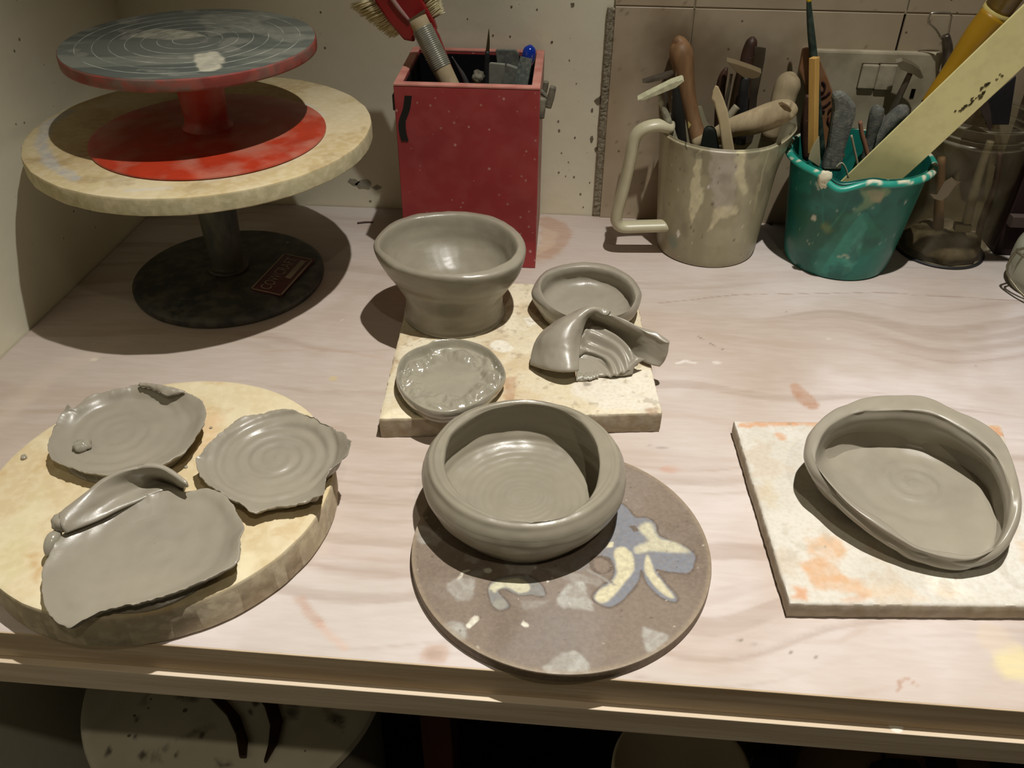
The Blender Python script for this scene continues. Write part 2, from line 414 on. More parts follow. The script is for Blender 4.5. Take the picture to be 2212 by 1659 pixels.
M_greycrust = mat('clay_crusted_tool', (112, 114, 106), .8, .2, c2=(74, 78, 76), nscale=110, namt=.7, c3=(150, 148, 134), n3=220, amt3=.5, bump=.5, bscale=400)

# ------------------------------------------------------------------ setting: table
YW = 0.992           # plaster wall
TX = lambda y: -.5178+.0598*(y-.651)
def fy(x): return .3361-.0192*x
xr = 1.0
quad = [(TX(.34)+.0015, fy(-.52)), (xr, fy(xr)), (xr, YW-.0015), (TX(YW)+.0015, YW-.0015)]
V, F, n0 = slab(quad, -.026, 0, .0022)
pt = Paint(V[:, :2], (197, 188, 180), lambda x, y: P(x, y, 0)[:2])
wx = fbm(V[:, 0]*3+9, V[:, 1]*3+2, 77, 3)-.5; pt.uv = V[:, :2]+np.stack([wx*.05, wx*.16], 1)
pt.noise((186, 168, 154), 5, .35, .65, .6, 3, (.7, 2.2), -.08); pt.noise((214, 204, 199), 6, .42, .64, .5, 9, (1, 1.6), .5)
pt.noise((180, 160, 148), 9, .5, .72, .4, 21, (.3, 5), -.05); pt.noise((216, 208, 206), 8, .5, .7, .5, 31, (1, 1.3), .7)
pt.noise((150, 128, 112), 11, .58, .72, .4, 41, (.15, 7), .05); pt.noise((168, 150, 130), 3.2, .45, .66, .5, 43)
pt.uv = V[:, :2]
pt.poly([(1165, 470), (1215, 478), (1236, 510), (1210, 545), (1150, 565), (1170, 520)], (172, 130, 98), .55, .006, .004, 3)
pt.poly([(1170, 490), (1205, 500), (1200, 530), (1165, 548)], (200, 178, 152), .6, .006, .004, 4)
pt.poly([(1706, 832), (1728, 830), (1768, 876), (1745, 884), (1716, 858)], (170, 122, 88), .75, .003, .002, 5, .3)
pt.poly([(636, 1288), (658, 1296), (700, 1345), (690, 1356), (660, 1330)], (176, 130, 104), .65, .003, .002, 6, .3)
pt.line([(690, 1350), (720, 1378), (745, 1400)], .005, (206, 172, 152), .5, .004, .001, 7)
pt.blob((940, 1413), .0095, (176, 136, 108), .7, .005, .002, 8, .75, .3)
pt.blob((938, 1413), .005, (140, 118, 98), .4, .004, .001, 9, .8, .3)
pt.blob((1446, 1015), .0075, (190, 148, 128), .7, .003, .002, 10, .55, .3)
pt.line([(1400, 962), (1420, 966), (1450, 970)], .0012, (150, 140, 136), .8, .001, .001, 11)
pt.line([(1463, 785), (1480, 779), (1502, 784)], .003, (226, 220, 212), .9, .0015, .001, 12); pt.blob((1549, 784), .004, (222, 214, 204), .8, .003, .002, 13, .8)
pt.line([(1505, 726), (1525, 735)], .0008, (96, 86, 74), .8, .0005, .0002, 14); pt.line([(1535, 742), (1565, 757)], .0009, (92, 84, 72), .8, .0005, .0002, 15)
for a_, b_ in ((1598, 1382), (1628, 1389), (1708, 1410), (1761, 1420), (1700, 1380), (204, 775), (210, 783)):
    pt.blob((a_, b_), .0014, (112, 96, 84), .8, .001, .0005, a_, .6)
pt.line([(1942, 1492), (1944, 1470), (1960, 1466), (1980, 1478)], .002, (172, 138, 116), .8, .001, .0006, 16)
pt.blob((2200, 1436), .014, (226, 214, 150), .6, .01, .004, 17); pt.blob((2150, 1380), .012, (214, 196, 170), .4, .01, .004, 18)
pt.line([(1740, 1385), (1810, 1388), (1868, 1357)], .004, (186, 168, 156), .5, .003, .001, 19)
pt.line([(1420, 655), (1600, 636), (1900, 632), (2212, 650)], .0015, (142, 112, 92), .55, .001, .001, 20)
pt.line([(560, 760), (700, 752), (830, 775)], .003, (180, 154, 134), .4, .002, .001, 22)
pt.blob((720, 818), .0035, (198, 176, 120), .7, .002, .001, 23); pt.blob((204, 776), .003, (220, 210, 190), .8, .002, .001, 24)
pt.spots(120, .0004, .0016, (120, 102, 86), .6, None, 5); pt.spots(60, .0005, .002, (224, 216, 206), .6, None, 6)
pt.line([(0, 905), (120, 800), (260, 735)], .02, (206, 190, 172), .4, .02, .006, 25)
pt.c[n0:] = s2l((176, 156, 128))
work = thing('worktop', 'pale limed plywood worktop with a stepped wooden front edge', 'worktop', (.2, .6, -.03))
obj('top_board', (V, F), M_table, work, pt.c, smooth=False)
# front edging: upper face is the board's own edge; the lower lath sticks out by 3 mm
def strip(y0, y1, z0, z1, x0=-.5345, x1=xr):
    return prism([(x0, fy(x0)+y0, z0), (x1, fy(x1)+y0, z0), (x1, fy(x1)+y0, z1), (x0, fy(x0)+y0, z1)], (0, y1-y0, 0))
obj('edge_strip', strip(-.0012, .02, -.026, -.0007), M_edge, work, smooth=False, bevel=.0005)
M_lath = mat('pale_lath', (214, 198, 174), .65, .3, c2=(176, 154, 124), nscale=10, namt=.5, aniso=(.6, 6, 14), bump=.25, bscale=60)
obj('front_lath', strip(-.0062, .02, -.0485, -.0262), M_lath, work, smooth=False, bevel=.0004)
for px_, py_ in ((1550, 1524), (1615, 1528), (1935, 1569), (1560, 1521)):
    p = P(px_, py_, -.0262); g = lathe([(0, .0008), (.003, .0006), (.0045, 0)], (p[0], p[1]), 14); g[0][:, 2] += -.0262
    obj('slip_drip', g, M_sq if False else mat('dry_slip', (226, 220, 206), .8, .2), work)

# left wall, back wall
def wall_left():
    a = np.array([TX(-.6), -.6]); b = np.array([TX(YW+.1), YW+.1])
    return prism([(a[0], a[1], -1.0), (b[0], b[1], -1.0), (b[0], b[1], 1.6), (a[0], a[1], 1.6)], (-.08, 0, 0))
obj('wall_left', wall_left(), M_wall, smooth=False, kind='structure')
wb = obj('wall_back', box(TX(YW)-.05, 1.4, YW, YW+.08, -1.0, 1.6), M_wall, smooth=False, kind='structure')
def painted_rect_y(x0, x1, z0, z1, yf, yb, res):
    V, F, n0 = slab([(x0, z0), (x1, z0), (x1, z1), (x0, z1)], 0, 1, res)
    t = V[:, 2].copy(); V2 = np.stack([V[:, 0], yb+(yf-yb)*t, V[:, 1]], 1)
    return V2, F, n0
cols = [(.048, .1292), (.1316, .3465), (.3498, .5650), (.5680, .782), (.7845, 1.0)]
k = 0
for zr in ((.0005, .2422), (.2448, .46), (.463, .68)):
    for x0, x1 in cols:
        V, F, n0 = painted_rect_y(x0, x1, zr[0], zr[1], YW-.006, YW-.0002, .003 if zr[0] < .3 else .05)
        pt = Paint(np.stack([V[:, 0], V[:, 2]], 1), (196, 182, 156), lambda a, b: Y(a, b, YW-.006)[[0, 2]])
        pt.noise((172, 154, 126), 9, .4, .62, .6, 40)
        if zr[0] < .1:  # soft-edged darker brown patches on the tiles behind the jug tools
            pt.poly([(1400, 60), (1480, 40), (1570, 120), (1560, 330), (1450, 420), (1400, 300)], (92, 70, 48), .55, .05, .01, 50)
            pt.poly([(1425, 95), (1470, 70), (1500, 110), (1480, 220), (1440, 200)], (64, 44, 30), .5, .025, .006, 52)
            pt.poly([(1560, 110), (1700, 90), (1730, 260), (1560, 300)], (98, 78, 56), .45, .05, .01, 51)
            pt.line([(1313, 180), (1340, 300), (1420, 440)], .012, (176, 150, 118), .35, .02, .006, 53)
        pt.spots(60, .0006, .0022, (92, 76, 58), .6, None, k)
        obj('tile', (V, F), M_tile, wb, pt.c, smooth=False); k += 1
M_grout = mat('rough_adhesive', (136, 128, 108), .9, .2, c2=(116, 108, 88), nscale=260, namt=.6, c3=(176, 168, 146), n3=420, amt3=.7, bump=.4, bscale=500, bdist=.002)
g = []; V, F, n0 = painted_rect_y(.0395, .0478, .0005, .2400, YW-.0045, YW-.0002, .0016)
V[:n0, 1] += -.0016*np.array([mn.noise(Vector((p[0]*700, p[2]*500, 0))) for p in V[:n0]]); 
obj('adhesive_edge', (V, F), M_grout, wb)
obj('grout', join(box(.1290, .1318, YW-.0042, YW-.0002, .0005, .46), box(.048, 1.0, YW-.0046, YW-.0002, .2420, .2450)), mat('pale_grout', (178, 164, 136), .8, .2, c2=(120, 104, 80), nscale=40, namt=.5), wb, smooth=False)
obj('open_joint', box(.3462, .3500, YW-.003, YW-.0002, .2, .2422), mat('black_joint', (22, 16, 12), .9, .1), wb, smooth=False)
# larger splashes on the plaster
M_splash = mat('clay_splash', (126, 118, 98), .6, .3, c2=(90, 84, 66), nscale=200, namt=.5)
def splash(px, py, r, asp=1.0, seed=0, m_=None, y=YW):
    c = Y(px, py, y); g_ = np.random.default_rng(seed); pts = []
    for t in np.linspace(0, 2*math.pi, 12, endpoint=False):
        q = r*(.75+.5*g_.random()); pts.append(c+np.array([q*math.cos(t), 0, q*asp*math.sin(t)]))
    return prism(pts, (0, -.0005, 0))
gs = [splash(1297, 218, .0062, .8, 1)]
sp_list = [(1279, 238, 2.6, 1.6), (1278, 300, 3.2, 2.2), (1287, 322, 3, 1.8), (1208, 282, 2.2, 1.4), (1242, 297, 1.8, 1), (1206, 262, 2, 1), (1240, 382, 1.8, 1), (1207, 372, 1.8, 1), (1237, 10, 4, 1),
           (1105, 14, 2, 1), (1092, 137, 2, 1), (1065, 76, 1.6, 1), (1102, 78, 1.6, 1), (1192, 91, 2.2, 1), (1213, 330, 1.4, 1), (1254, 419, 2.2, 1), (1274, 394, 1.5, 1), (1260, 447, 1.6, 1), (1222, 380, 1.2, 1),
           (693, 26, 1.8, 1), (702, 103, 1.8, 1), (95, 105, 2.2, 1.2), (800, 434, 2.4, .8), (1193, 90, 1.5, 1), (1228, 350, 1.4, 1), (1160, 20, 1.5, 1), (1010, 40, 1.3, 1), (1230, 130, 1.4, 1), (1245, 180, 1.1, 1)]
for i, (a_, b_, r_, q_) in enumerate(sp_list): gs.append(splash(a_, b_, r_*.00055, q_, i+3))
obj('wall_splashes', join(*gs), M_splash, wb, smooth=False, kind='stuff')
M_damp = mat('grey_scuff', (150, 146, 128), .8, .2, c2=(182, 178, 158), nscale=120, namt=.8)
obj('scuff_mark', join(splash(785, 398, .011, .55, 71), splash(764, 392, .007, .6, 72), splash(815, 405, .006, .5, 73)), M_damp, wb, smooth=False)

# socket
sk = thing('electric_socket', 'cream double electric socket with two switches on the tiled wall', 'socket', (.323, YW-.008, .16))
M_sock = mat('grubby_cream_plastic', (192, 182, 156), .42, .4, c2=(138, 128, 102), nscale=30, namt=.6, specks=[(90, .18, (92, 84, 64), .25)])
obj('plate', box(.2495, .396, YW-.015, YW-.0062, .121, .2065), M_sock, sk, smooth=False, bevel=.0025)
M_sw = mat('switch_rocker', (190, 180, 156), .4, .4, c2=(126, 118, 98), nscale=60, namt=.5)
M_gap = mat('socket_shadow_gap', (84, 74, 56), .8, .2)
for (a_, b_, c_, d_) in ((1857, 137, 1886, 192), (1894, 137, 1925, 195)):
    p = Y(a_, b_, YW-.015); q = Y(c_, d_, YW-.015); x0, x1, z0, z1 = p[0]+.003, q[0]-.0, q[2], p[2]
    sw = obj('switch', box(x0, x1, YW-.0185, YW-.015, z0, z1), M_sw, sk, smooth=False, bevel=.002)
    obj('switch_gap', box(x0-.0005, x1+.0005, YW-.0153, YW-.0148, z0-.0006, z1+.0005), M_gap, sk, smooth=False)
for px_, py_ in ((1971, 202), (1745, 212), (1795, 235)):
    p = Y(px_, py_, YW-.015); obj('pin_slot', box(p[0]-.0022, p[0]+.0022, YW-.0156, YW-.0145, p[2]-.005, p[2]+.005), mat('pin_slot_black', (12, 10, 8), .8, .1), sk, smooth=False)

# ------------------------------------------------------------------ turntable stack
def turn(geo): return geo
BX, BY = -.3495, .802
M_iron = mat('dusty_black_iron', (44, 46, 46), .55, .4, c2=(84, 82, 74), nscale=20, namt=.4, c3=(112, 108, 92), n3=70, amt3=.35, bump=.2, bscale=200, specks=[(90, .12, (180, 176, 160), .15)])
tb = thing('banding_wheel', 'black cast iron banding wheel with a red maker label on its round base', 'turntable', (BX, BY, 0))
obj('base', lathe([(.0, .0145), (.02, .0145), (.06, .013), (.092, .0115), (.0955, .0105), (.0985, .008), (.0985, .004), (.0965, 0.0002), (0, .0002)], (BX, BY), 128), M_iron, tb, auto=35)
M_post = mat('iron_post', (62, 64, 60), .6, .4, c2=(118, 112, 84), nscale=55, namt=.6, c3=(40, 42, 42), n3=30, amt3=.7, aniso=(1, 1, .35), bump=.3, bscale=200)
obj('post', lathe([(.0, .013), (.0195, .0145), (.0195, .018), (.0160, .021), (.0180, .05), (.0195, .09), (.0205, .1495), (0, .1495)], (BX, BY), 48, 4), M_post, tb)
obj('wheel_head', lathe([(0, .1492), (.088, .1492), (.09, .1505), (.09, .1540), (0, .1543)], (BX, BY), 96), M_iron, tb, auto=35)
# maker label
lp = [P(*p, .0138) for p in ((541, 625), (614, 549), (682, 560), (608, 640))]
c_ = sum(lp)/4; ux = lp[1]-lp[0]; vy = lp[3]-lp[0]
lab = obj('maker_label', prism([p+np.array([0, 0, -.0008]) for p in lp], (0, 0, .0014)), mat('red_label', (92, 34, 38), .45, .4, c2=(60, 26, 28), nscale=60, namt=.5), tb, smooth=False, label='red rectangular maker label')
def on_label(u, v, h=.0008): return lp[0]+ux*u+vy*v+np.array([0, 0, h])
M_lett = mat('label_print', (150, 138, 116), .5, .3)
fr = []
for (u0, v0, u1, v1) in ((0, 0, 1, .05), (0, .95, 1, 1), (0, 0, .02, 1), (.98, 0, 1, 1), (.42, .66, .92, .84)):
    fr.append(prism([on_label(u0, v0), on_label(u1, v0), on_label(u1, v1), on_label(u0, v1)], (0, 0, .0002)))
obj('label_border', join(*fr), M_lett, lab, smooth=False)
cu = bpy.data.curves.new('lettering', 'FONT'); cu.body = 'COWCRAFT'; cu.size = 1; cu.extrude = .004
to = bpy.data.objects.new('lettering', cu); COL.objects.link(to)
dg = bpy.context.evaluated_depsgraph_get(); me = bpy.data.meshes.new_from_object(to.evaluated_get(dg)); bpy.data.objects.remove(to)
tv = np.array([v.co[:] for v in me.vertices]); tf = [tuple(p.vertices) for p in me.polygons]
tv[:, 0] = (tv[:, 0]-tv[:, 0].min())/np.ptp(tv[:, 0]); tv[:, 1] = (tv[:, 1]-tv[:, 1].min())/np.ptp(tv[:, 1])
tw = np.array([on_label(.07+.86*a, .54-.34*b) + np.array([0, 0, c*.0004]) for a, b, c in tv])
obj('lettering', (tw, tf), M_lett, lab, smooth=False)

# big plaster bat on the wheel
bc, br, bz0, bz1 = (-.3425, .794), .158, .1545, .1705
V, F = disc(bc, br, bz0, bz1, .0016, .012, 320, .0022, 4)
pt = Paint(V[:, :2], (206, 190, 146), lambda a, b: P(a, b, bz1)[:2])
pt.noise((186, 160, 112), 14, .42, .6, .6, 61); pt.noise((222, 210, 176), 20, .5, .65, .5, 62); pt.noise((150, 126, 84), 30, .62, .72, .4, 63)
pt.line([(150, 240), (100, 270), (88, 310), (110, 355), (160, 385)], .011, (176, 178, 178), .85, .005, .003, 64, .3)
pt.poly([(640, 225), (690, 240), (700, 290), (640, 345), (520, 385), (430, 392), (560, 375), (650, 320)], (204, 200, 184), .7, .008, .004, 65)
pt.line([(275, 412), (330, 408), (370, 405)], .004, (204, 200, 190), .8, .003, .002, 66)
side = V[:, 2] < bz1-.0005
pt.c[side] = np.array(s2l((178, 170, 136)))*(.8+.4*fbm(np.arctan2(V[side, 1]-bc[1], V[side, 0]-bc[0])*30+90, V[side, 2]*300, 3))[:, None]
obj('round_plaster_bat', (V, F), M_plaster_y, None, pt.c, label='large round cream plaster bat lying on top of the black banding wheel', cat='bat', auto=40)

# red banding wheel standing on the bat
rc = (-.3295, .777)
M_red = mat('worn_red_paint', (186, 60, 34), .35, .5, c2=(150, 48, 30), nscale=30, namt=.5, c3=(196, 150, 128), n3=26, amt3=.4, bump=.12, bscale=120, specks=[(120, .14, (120, 70, 60), .2)])
M_redtop = mat('slate_top', (78, 86, 86), .45, .45, c2=(58, 66, 68), nscale=12, namt=.5, aniso=(.5, 3, 1), attr=True, rings=([.111*q for q in (.136, .256, .381, .502, .623, .746, .875)], .00035, (196, 196, 182)))
rw = thing('red_banding_wheel', 'red banding wheel with a dusty grey grooved top standing on the large plaster bat', 'turntable', (rc[0], rc[1], .1705))
obj('base', lathe([(0, .1745), (.02, .1745), (.08, .174), (.103, .1738), (.1062, .1728), (.1066, .1715), (.105, .1707), (0, .1707)], rc, 128), M_red, rw, auto=35)
hc = (-.3405, .800)
obj('stem', lathe([(0, .174), (.0235, .174), (.0205, .178), (.0195, .185), (.0215, .21), (.0225, .2345), (0, .2345)], ((rc[0]+hc[0])/2, (rc[1]+hc[1])/2), 48), M_red, rw, auto=40)
obj('collar', lathe([(.0, .1742), (.0215, .1742), (.0215, .1750), (.019, .1756)], ((rc[0]+hc[0])/2, (rc[1]+hc[1])/2), 48), M_black, rw)
V, F = disc(hc, .111, .238, .2492, .0011, 0, 360, .001)
pt = Paint(V[:, :2], (106, 110, 102), lambda a, b: P(a, b, .2492)[:2])
pt.noise((84, 90, 84), 12, .4, .6, .7, 81, (.5, 2.5)); pt.noise((142, 144, 130), 16, .52, .68, .6, 82, (.6, 2.2), .2)
pt.poly([(420, 118), (470, 112), (482, 130), (470, 150), (440, 155), (425, 140)], (214, 208, 184), .9, .003, .003, 83, .3)
pt.poly([(280, 78), (340, 62), (400, 66), (440, 78), (380, 86), (320, 82)], (176, 172, 150), .8, .004, .003, 84, .5)
pt.poly([(430, 35), (500, 28), (560, 45), (600, 70), (660, 75), (640, 92), (580, 80), (520, 62), (450, 60)], (148, 148, 134), .7, .008, .005, 85, .5)
pt.poly([(300, 150), (370, 152), (430, 160), (380, 166)], (150, 150, 138), .6, .006, .004, 86, .5)
pt.noise((160, 158, 144), 40, .62, .72, .4, 87)
pt.c[V[:, 2] < .2485] = s2l((124, 66, 56))
ht = obj('wheel_head', (V-np.array([0, 0, 0]), F), mat('slate_top_rim', (0, 0, 0), .5, .4, attr=True, bump=.1, bscale=300), rw, pt.c, auto=40)
# grooves: fine raised white rings
gr = []
for q in (.136, .256, .381, .502, .623, .746, .875):
    r_ = .111*q; gr.append(lathe([(r_-.0004, .24915), (r_-.0002, .24935), (r_+.0002, .24935), (r_+.0004, .24915)], hc, 128))
M_groove = mat('scribed_ring', (186, 188, 172), .6, .3, c2=(100, 104, 100), nscale=60, namt=.8)
for g_ in gr: obj('scribed_ring', g_, M_groove, ht)
M_redside = mat('dusty_red_rim', (132, 62, 54), .6, .3, c2=(118, 112, 100), nscale=45, namt=.75, c3=(176, 60, 48), n3=90, amt3=.5, bump=.2, bscale=300)
obj('rim_band', lathe([(.1095, .2380), (.1114, .2384), (.1117, .2400), (.1117, .2470), (.1113, .2486), (.109, .2488)], hc, 160), M_redside, rw)

# ------------------------------------------------------------------ red tool box
bx0, bx1, by0, by1, bz = -.1698, -.0255, .857, .984, .1965
M_box = mat('dull_red_paint', (156, 54, 54), .5, .4, c2=(132, 44, 46), nscale=14, namt=.5, c3=(164, 76, 72), n3=50, amt3=.4, bump=.12, bscale=150,
            specks=[(75, .22, (180, 118, 108), .5), (140, .25, (190, 140, 130), .35), (220, .3, (170, 120, 110), .2), (45, .11, (30, 14, 14), .4)])
M_boxedge = mat('worn_pink_edge', (204, 138, 124), .6, .3, c2=(160, 84, 72), nscale=60, namt=.6, c3=(200, 160, 140), n3=120, amt3=.4)
tbx = thing('tool_box', 'tall dull red square wooden box full of tools standing against the wall', 'box', ((bx0+bx1)/2, (by0+by1)/2, 0))
w_ = .0085
obj('front_panel', box(bx0, bx1, by0, by0+w_, .0006, bz-.002), M_box, tbx, smooth=False, bevel=.001)
obj('front_foot', prism([(bx0, by0, .0006), (bx0, by0-.004, .0006), (bx0, by0, .03)], (bx1-bx0, 0, 0)), M_box, tbx, smooth=False)
obj('side_panel', box(bx0, bx0+w_, by0+w_, by1, .0006, bz-.002), M_box, tbx, smooth=False, bevel=.001)
obj('side_panel', box(bx1-w_, bx1, by0+w_, by1, .0006, bz-.002), mat('clay_dusted_side', (176, 150, 136), .7, .3, c2=(150, 84, 74), nscale=30, namt=.6), tbx, smooth=False, bevel=.001)
obj('back_panel', box(bx0+w_, bx1-w_, by1-w_, by1, .0006, bz-.002), M_box, tbx, smooth=False, bevel=.001)
obj('bottom_panel', box(bx0+w_, bx1-w_, by0+w_, by1-w_, .001, .008), M_black, tbx, smooth=False)
M_in = mat('black_inside', (16, 16, 18), .6, .3, specks=[(120, .16, (170, 168, 160), .2)])
obj('lining', join(box(bx0+w_, bx1-w_, by1-w_-.001, by1-w_, .008, bz-.004), box(bx0+w_, bx0+w_+.001, by0+w_, by1-w_, .008, bz-.004), box(bx1-w_-.001, bx1-w_, by0+w_, by1-w_, .008, bz-.004), box(bx0+w_, bx1-w_, by0+w_, by0+w_+.001, .008, bz-.004)), M_in, tbx, smooth=False)
def rim_piece(x0, x1, y0, y1): return box(x0, x1, y0, y1, bz-.002, bz+.0004)
obj('top_edge', join(rim_piece(bx0, bx1, by0-.0003, by0+w_), rim_piece(bx0, bx0+w_, by0+w_, by1), rim_piece(bx1-w_, bx1, by0+w_, by1), rim_piece(bx0+w_, bx1-w_, by1-w_, by1)), M_boxedge, tbx, smooth=False, bevel=.0007)
yq = by0-.0002
stroke = cr([Y(882, 207, yq), Y(878, 235, yq), Y(869, 262, yq), Y(870, 285, yq), Y(875, 305, yq)], 4)
pts = [p+np.array([-.0036, 0, 0]) for p in stroke]+[p+np.array([.0036, 0, 0]) for p in stroke[::-1]]
obj('painted_stroke', prism(pts, (0, -.0004, 0)), mat('black_marker', (10, 10, 12), .4, .4), tbx, smooth=False)
M_latch = mat('clay_caked_latch', (130, 126, 108), .7, .3, c2=(70, 62, 50), nscale=90, namt=.7, bump=.4, bscale=300)
def rod(pxs, r, y, m_, parent=None, name='rod', n=14, **k):
    pth = [Y(a, b, y if np.isscalar(y) else y[i]) for i, (a, b) in enumerate(pxs)]
    rr = [q*pxr(pth[i]) for i, q in enumerate(r if hasattr(r, '__len__') else [r]*len(pxs))]
    return obj(name, tube(pth, rr, n), m_, parent, **k)
la = rod([(1172, 212), (1170, 232), (1168, 254)], [8, 9, 8], .872, M_latch, tbx, 'latch')
rod([(1195, 187), (1190, 210), (1184, 232)], [7, 8, 7], .872, M_latch, la, 'barrel')
rod([(1180, 176), (1178, 190), (1174, 206)], [6, 6, 6], .885, M_latch, la, 'barrel')
rod([(1168, 196), (1180, 208), (1190, 212)], [5, 5, 5], .880, M_latch, la, 'pin')
obj('hinge', box(bx0-.003, bx0, .862, .874, .168, .184), M_black, tbx, smooth=False, bevel=.001)

# tools in the box
GB = 'tools standing in the red box'
def tool(name, label, cat, group, base, at=None):
    return thing(name, label, cat, base, group)
t = tool('dowel_tool', 'round pale wooden rod wound with wire near its slotted end in the red box', 'tool', GB, Y(975, 195, .888))
a, b = Y(902, 40, .905), Y(974, 188, .888); e_ = ext(a, b, .05)
obj('rod', tube([a, a*.5+b*.5, b, e_], [.0093, .0098, .0095, .009], 24), M_woodpale, t)
d_ = (b-a)/np.linalg.norm(b-a)
wv = []
for i in range(22):
    c0 = a+d_*(.0105+i*.0019); wv.append(tube([c0-d_*.0009, c0, c0+d_*.0009], [.0100, .0107, .0100], 20, 1, cap=False))
obj('wire_winding', join(*wv), mat('grey_wire', (146, 146, 130), .35, .5, metal=.3, c2=(112, 112, 98), nscale=80, namt=.5), t)
s0 = a-d_*.0004; lat = np.cross(d_, [0, 1, 0]); lat /= np.linalg.norm(lat)
obj('slot', prism([s0+lat*.009+np.array([0, -.0012, .001]), s0-lat*.009+np.array([0, -.0012, -.0008]), s0-lat*.009+np.array([0, .0014, .0012]), s0+lat*.009+np.array([0, .0014, .003])], -d_*.0012), mat('slot_brown', (84, 70, 50), .8, .2), t, smooth=False)
# brush
M_bred = mat('glossy_red_plastic', (150, 34, 34), .3, .5, c2=(110, 20, 22), nscale=30, namt=.4, specks=[(90, .14, (200, 170, 150), .15)])
t = tool('scrubbing_brush', 'red plastic scrubbing brush with pale bristles sticking up out of the red box', 'brush', GB, Y(990, 185, .915))
obj('handle', prism([Y(a_, b_, .915) for a_, b_ in ((976, 215), (1003, 215), (968, 130), (948, 78), (938, 60), (925, 60), (936, 90), (950, 130))], (0, .007, 0)), M_bred, t, smooth=False, bevel=.0015)
hd = [(770, -70), (808, 2), (840, 50), (872, 88), (896, 92), (893, 66), (915, 62), (938, 74), (944, 66), (938, 48), (915, 8), (880, -70)]
obj('head', prism([Y(a_, b_, .918) for a_, b_ in hd], (0, .010, 0)), M_bred, t, smooth=False, bevel=.003)
obj('ridge', tube([Y(842, -10, .917), Y(862, 18, .917), Y(884, 44, .917)], [.0022, .0022, .0015], 8), mat('pale_ridge', (176, 140, 132), .5, .3), t)
br_ = []; g_ = np.random.default_rng(4)
for i in range(420):
    u = g_.random(); c0 = np.array([800+u*72, 0+u*70]); ln = 34+14*g_.random()-16*u
    ang = math.radians(178-18*u+g_.normal()*7); c1 = c0+np.array([math.cos(ang), math.sin(ang)*.5+.25])*ln
    yy = .922+g_.random()*.012; br_.append(tube([Y(c0[0], c0[1]-6, yy), Y(*((c0+c1)/2+[0, -2]), yy), Y(*c1, yy+.004)], [.0006, .0005, .0002], 4, 1))
for i in range(220):
    u = g_.random(); c0 = np.array([905+u*22, -30+u*75]); ln = 30+10*g_.random()
    ang = math.radians(-35+g_.normal()*7); c1 = c0+np.array([math.cos(ang), math.sin(ang)])*ln; c1[1] = min(c1[1], 40)
    yy = .922+g_.random()*.012; br_.append(tube([Y(*c0, yy), Y(*((c0+c1)/2), yy), Y(*c1, yy)], [.0006, .0005, .0003], 4, 1))
obj('bristles', join(*br_), mat('cream_bristle', (236, 226, 184), .6, .3, c2=(214, 202, 154), nscale=200, namt=.5), t, kind='stuff')
t = tool('needle_tool', 'dark needle tool with a long sharp point rising highest from the red box', 'tool', GB, Y(1050, 178, .92))
rod([(1056, 62), (1055, 90), (1053, 112)], [.6, 3.2, 4.2], .92, mat('olive_steel', (74, 66, 40), .4, .5, metal=.4), t, 'point')
rod([(1053, 110), (1051, 150), (1049, 215)], [5, 6, 6], .92, M_black, t, 'shaft')
t = tool('awl', 'thin grey pointed awl leaning inside the red box', 'tool', GB, Y(1020, 185, .925))
rod([(976, 122), (990, 146), (1002, 168), (1020, 215)], [1.2, 3.4, 6, 8], .925, mat('grey_awl', (66, 64, 62), .5, .4), t, 'shaft')
cc = Y(1033, 168, .905); g = roughen(lathe([(.0001, .007), (.004, .006), (.0065, .001), (.005, -.004), (.003, -.012), (.0001, -.03)], (0, 0), 24, 3), .002, 320, 2)
obj('crumpled_tool_end', (g[0]+cc, g[1]), M_latch, None, label='small crumpled grey knob just above the front edge of the red box', cat='tool', group=GB)
M_rib = mat('grey_rubber_rib', (112, 114, 104), .7, .3, c2=(82, 86, 80), nscale=120, namt=.6, c3=(150, 148, 134), n3=260, amt3=.3)
def plate_px(name, pts, y, th, m_, label=None, cat=None, group=None, parent=None, bevel=.0008, tilt=0):
    q = [Y(a_, b_, y+tilt*(b_-pts[0][1])) for a_, b_ in pts]
    return obj(name, prism(q, (0, th, 0)), m_, parent, smooth=False, bevel=bevel, label=label, cat=cat, group=group)
plate_px('scraper', [(1070, 110), (1074, 107), (1114, 108), (1121, 116), (1118, 215), (1084, 215)], .945, .004, M_rib, 'taller grey rectangular scraper at the back of the red box', 'scraper', GB)
plate_px('scraper', [(1056, 139), (1059, 136), (1091, 139), (1088, 215), (1055, 215)], .905, .004, mat('pale_rib', (132, 132, 118), .7, .3, c2=(104, 106, 96), nscale=120, namt=.5), 'shorter paler grey scraper with straight top beside the needle tool', 'scraper', GB)
plate_px('scraper', [(1094, 140), (1118, 148), (1104, 215), (1072, 215), (1084, 178)], .893, .006, M_rib, 'grey slanting scraper handle between the pale scraper and the blue tipped tool', 'scraper', GB)
t = tool('blue_tipped_tool', 'grey hexagonal tool with a glossy blue end at the right of the red box', 'tool', GB, Y(1125, 178, .9))
rod([(1146, 97), (1145, 104), (1143, 115), (1140, 130), (1137, 142)], [3, 12, 15, 14, 9], .905, mat('glossy_blue', (18, 50, 150), .15, .6, c2=(10, 36, 110), nscale=60, namt=.4), t, 'blue_end')
obj('shaft', tube([Y(1137, 124, .899), Y(1126, 178, .893), Y(1118, 215, .89)], [.0072, .0078, .0078], 6), mat('ribbed_grey', (74, 84, 80), .6, .3, c2=(112, 116, 106), nscale=60, namt=.5, c3=(140, 140, 126), n3=300, amt3=.4), t, smooth=False)

